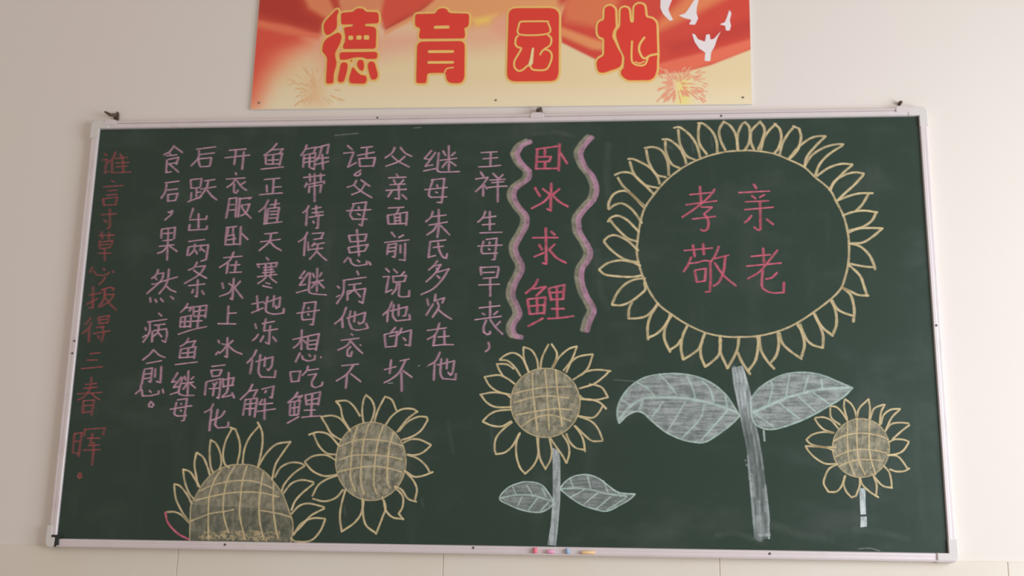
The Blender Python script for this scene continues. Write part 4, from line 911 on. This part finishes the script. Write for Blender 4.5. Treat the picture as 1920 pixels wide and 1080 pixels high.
def rounded(p, r):
    out = []; n = len(p)
    for i in range(n):
        a, b, c = p[i - 1], p[i], p[(i + 1) % n]
        d1 = min(r, 0.45 * (a - b).length); d2 = min(r, 0.45 * (c - b).length)
        if d1 < 1e-5 or d2 < 1e-5: continue
        s0 = b + (a - b).normalized() * d1; s1 = b + (c - b).normalized() * d2
        for t in (0, 0.25, 0.5, 0.75, 1): out.append(s0 * (1 - t) ** 2 + b * 2 * t * (1 - t) + s1 * t * t)
    return out

class Flat:
    """printed shapes on the banner, each a thin layer of ink above the one before"""
    def __init__(s): s.v = []; s.f = []; s.m = []; s.k = 0
    def poly(s, pts, y, m, smooth=True):
        s.k += 1; y -= s.k * 8e-6
        p = [Vector(q) for q in pts]
        p = rounded(p, 0.003 if smooth is None else 0.009 if smooth else 0.005)
        k = len(s.v); s.v += [(q.x, y, q.y) for q in p]
        for tri in geometry.tessellate_polygon([[Vector((q.x, q.y, 0)) for q in p]]):
            s.f.append(tuple(k + t for t in tri)); s.m.append(m)
        return p
    def line(s, pts, hw, y, m, closed=False):
        s.k += 1; y -= s.k * (8e-6 if hw > 0.003 else 1e-6)
        p = [Vector(q) for q in pts]; prev = None
        if closed: p = p + p[:1]
        n = len(p)
        for i in range(n):
            a = p[i - 1] if i else (p[-2] if closed else p[0]); b = p[i + 1] if i < n - 1 else (p[1] if closed else p[-1])
            d = (b - a).normalized(); nv = Vector((-d.y, d.x)) * hw; k = len(s.v); y -= 2.5e-6
            s.v += [(p[i].x + nv.x, y, p[i].y + nv.y), (p[i].x - nv.x, y, p[i].y - nv.y)]
            if prev is not None: s.f.append((prev, prev + 1, k + 1, k)); s.m.append(m)
            prev = k
    def build(s, name, mats, parent):
        cx = sum(v[0] for v in s.v) / len(s.v); cz = sum(v[2] for v in s.v) / len(s.v)
        me = bpy.data.meshes.new(name); me.from_pydata([(x - cx, y, z - cz) for x, y, z in s.v], [], s.f)
        for mm in mats: me.materials.append(mm)
        me.polygons.foreach_set('material_index', s.m); me.update()
        o = bpy.data.objects.new(name, me); o.location = (cx, 0, cz); return link(o, parent)
cur = Flat(); y = -0.0004
for k, w, s in BANNER:
    if k == 'char':
        cur.build('printed_character', [M_PRED, M_PGOLD, M_PCREAM], ban); cur = Flat(); continue
    pts = P(s)
    if k == 'dove':
        if cur.v: cur.build('printed_character', [M_PRED, M_PGOLD, M_PCREAM], ban)
        cur = Flat(); cur.poly(pts, y, 0, None); cur.build('printed_dove', [M_PWHITE], ban); cur = Flat(); continue
    if k == 'red':
        ol = cur.poly(pts, y - 0.0014, 0)
        cur.line(ol, 0.0066, y, 1, True)
    elif k in ('gold', 'cream'):
        cur.poly(pts, y - 0.0020, 1 if k == 'gold' else 2, False)
    elif k == 'line':
        cur.line(catmull(pts, 0.004), w * 0.00013 + 0.0002, y - 0.0018, 1)

def firework(cx, cz, x0, x1, z0, z1, n, mat, rmin, ln):
    fw = Flat()
    for _ in range(n):
        a = random.uniform(0, 2 * math.pi); r = random.uniform(rmin, 0.115); L = random.uniform(ln * 0.5, ln)
        px, pz = cx + r * math.cos(a), cz + r * math.sin(a); qx, qz = px + L * math.cos(a), pz + L * math.sin(a) - 0.004
        if x0 < min(px, qx) and max(px, qx) < x1 and z0 < min(pz, qz) and max(pz, qz) < z1:
            fw.line([(px, pz), ((px + qx) / 2, (pz + qz) / 2 + 0.0015), (qx, qz)], random.uniform(0.0010, 0.0022), -0.0002, 0)
    return fw.build('printed_firework', [mat], ban)
firework(1.268, 0.058, 1.205, 1.362, 0.004, 0.118, 330, M_PSPARK, 0.012, 0.022)
firework(0.195, 0.055, 0.10, 0.29, 0.006, 0.14, 90, M_PSPARK2, 0.010, 0.034)
for x in (0.024, 0.738, 1.455):
    bm = bmesh.new(); bm_tube(bm, [(0, 0.001, 0), (0, -0.0012, 0), (0, -0.0022, 0)], [0.0026, 0.0026, 0.0012], 12)
    bm_tube(bm, [(-0.0022, -0.001, 0.0), (0.0036, -0.0022, 0.0016)], 0.0009, 8)
    from_bm('nail', bm, M_SCREW, ban, (x, -0.0006, 0.020), True)

# ------------------------------------------------------------------ nails in the wall that hold the board's lugs
def wall_nail(name, x, z, pts, rad, label, plate=True):
    bm = bmesh.new(); bm_tube(bm, pts, rad, 10)
    if plate: bm_prism(bm, [(-0.004, -0.010), (0.012, -0.012), (0.012, 0.006), (0.009, 0.014), (0.004, 0.012)], -0.0065, 0.0, 0.0008)
    return tag(from_bm(name, bm, M_RUST, None, (x, 0, z), True), label, 'nail', 'nails holding up the chalkboard')
wall_nail('bent_nail', -1.164, 2.652, [(0.004, 0, 0), (0.003, -0.018, -0.002), (-0.006, -0.024, -0.003), (-0.015, -0.025, 0.002), (-0.024, -0.025, 0.007)], [0.006, 0.0055, 0.005, 0.004, 0.0022],
          'rusty bent nail with a tip pointing sideways, above the upper left corner of the chalkboard')
wall_nail('bent_nail', 0.121, 2.643, [(0.0, 0, 0), (0.0, -0.016, 0.0), (0.004, -0.022, -0.002), (0.009, -0.023, -0.006)], [0.006, 0.006, 0.006, 0.004],
          'dark nail over the middle of the top rail, just below the banner')
wall_nail('bent_nail', 1.153, 2.649, [(0.0, 0, 0), (0.0, -0.014, 0.0), (0.002, -0.019, -0.001)], [0.005, 0.005, 0.004],
          'small dark nail above the upper right corner of the chalkboard', False)

# ------------------------------------------------------------------ chalk stubs on the bottom ledge
def stub(loc, axis, L, r, colr, label):
    m = chalk_stick(colr)
    bm = bmesh.new(); a = Vector(axis).normalized() * L / 2
    bm_tube(bm, [-a, -a * 0.93, a * 0.93, a], [r * 0.82, r, r * 0.96, r * 0.7], 16)
    return tag(from_bm('chalk_stub', bm, m, None, loc, True), label, 'chalk', 'chalk stubs on the bottom ledge')
def chalk_stick(c):
    return principled('chalk_stick', c, 0.9, spec=0.1, fn=lambda h, p: h.set(p.inputs['Base Color'], h.mix(
        h.ramp(h.noise(h.coord('Object'), 260, 3), 0.4, 0.7, 0, 0.35), c4(c), c4(tuple(0.6 + 0.3 * q for q in c)))))
LZ = 1.40 - 0.0183
stub((0.1290, -0.0268, LZ + 0.0078), (0.12, 0.0, 1.0), 0.0150, 0.0055, (0.85, 0.16, 0.22), 'short red chalk stub standing on the ledge, leftmost of the four')
stub((0.1700, -0.0268, LZ + 0.0053), (1.0, 0.05, 0.0), 0.0200, 0.0053, (0.85, 0.34, 0.52), 'pink chalk stub lying on the ledge')
stub((0.2153, -0.0268, LZ + 0.0073), (-0.15, 0.0, 1.0), 0.0140, 0.0053, (0.30, 0.46, 0.66), 'short blue chalk stub standing on the ledge')
stub((0.2703, -0.0268, LZ + 0.0048), (1.0, 0.0, 0.0), 0.0350, 0.0048, (0.92, 0.62, 0.30), 'long orange chalk piece lying on the ledge, rightmost of the four')
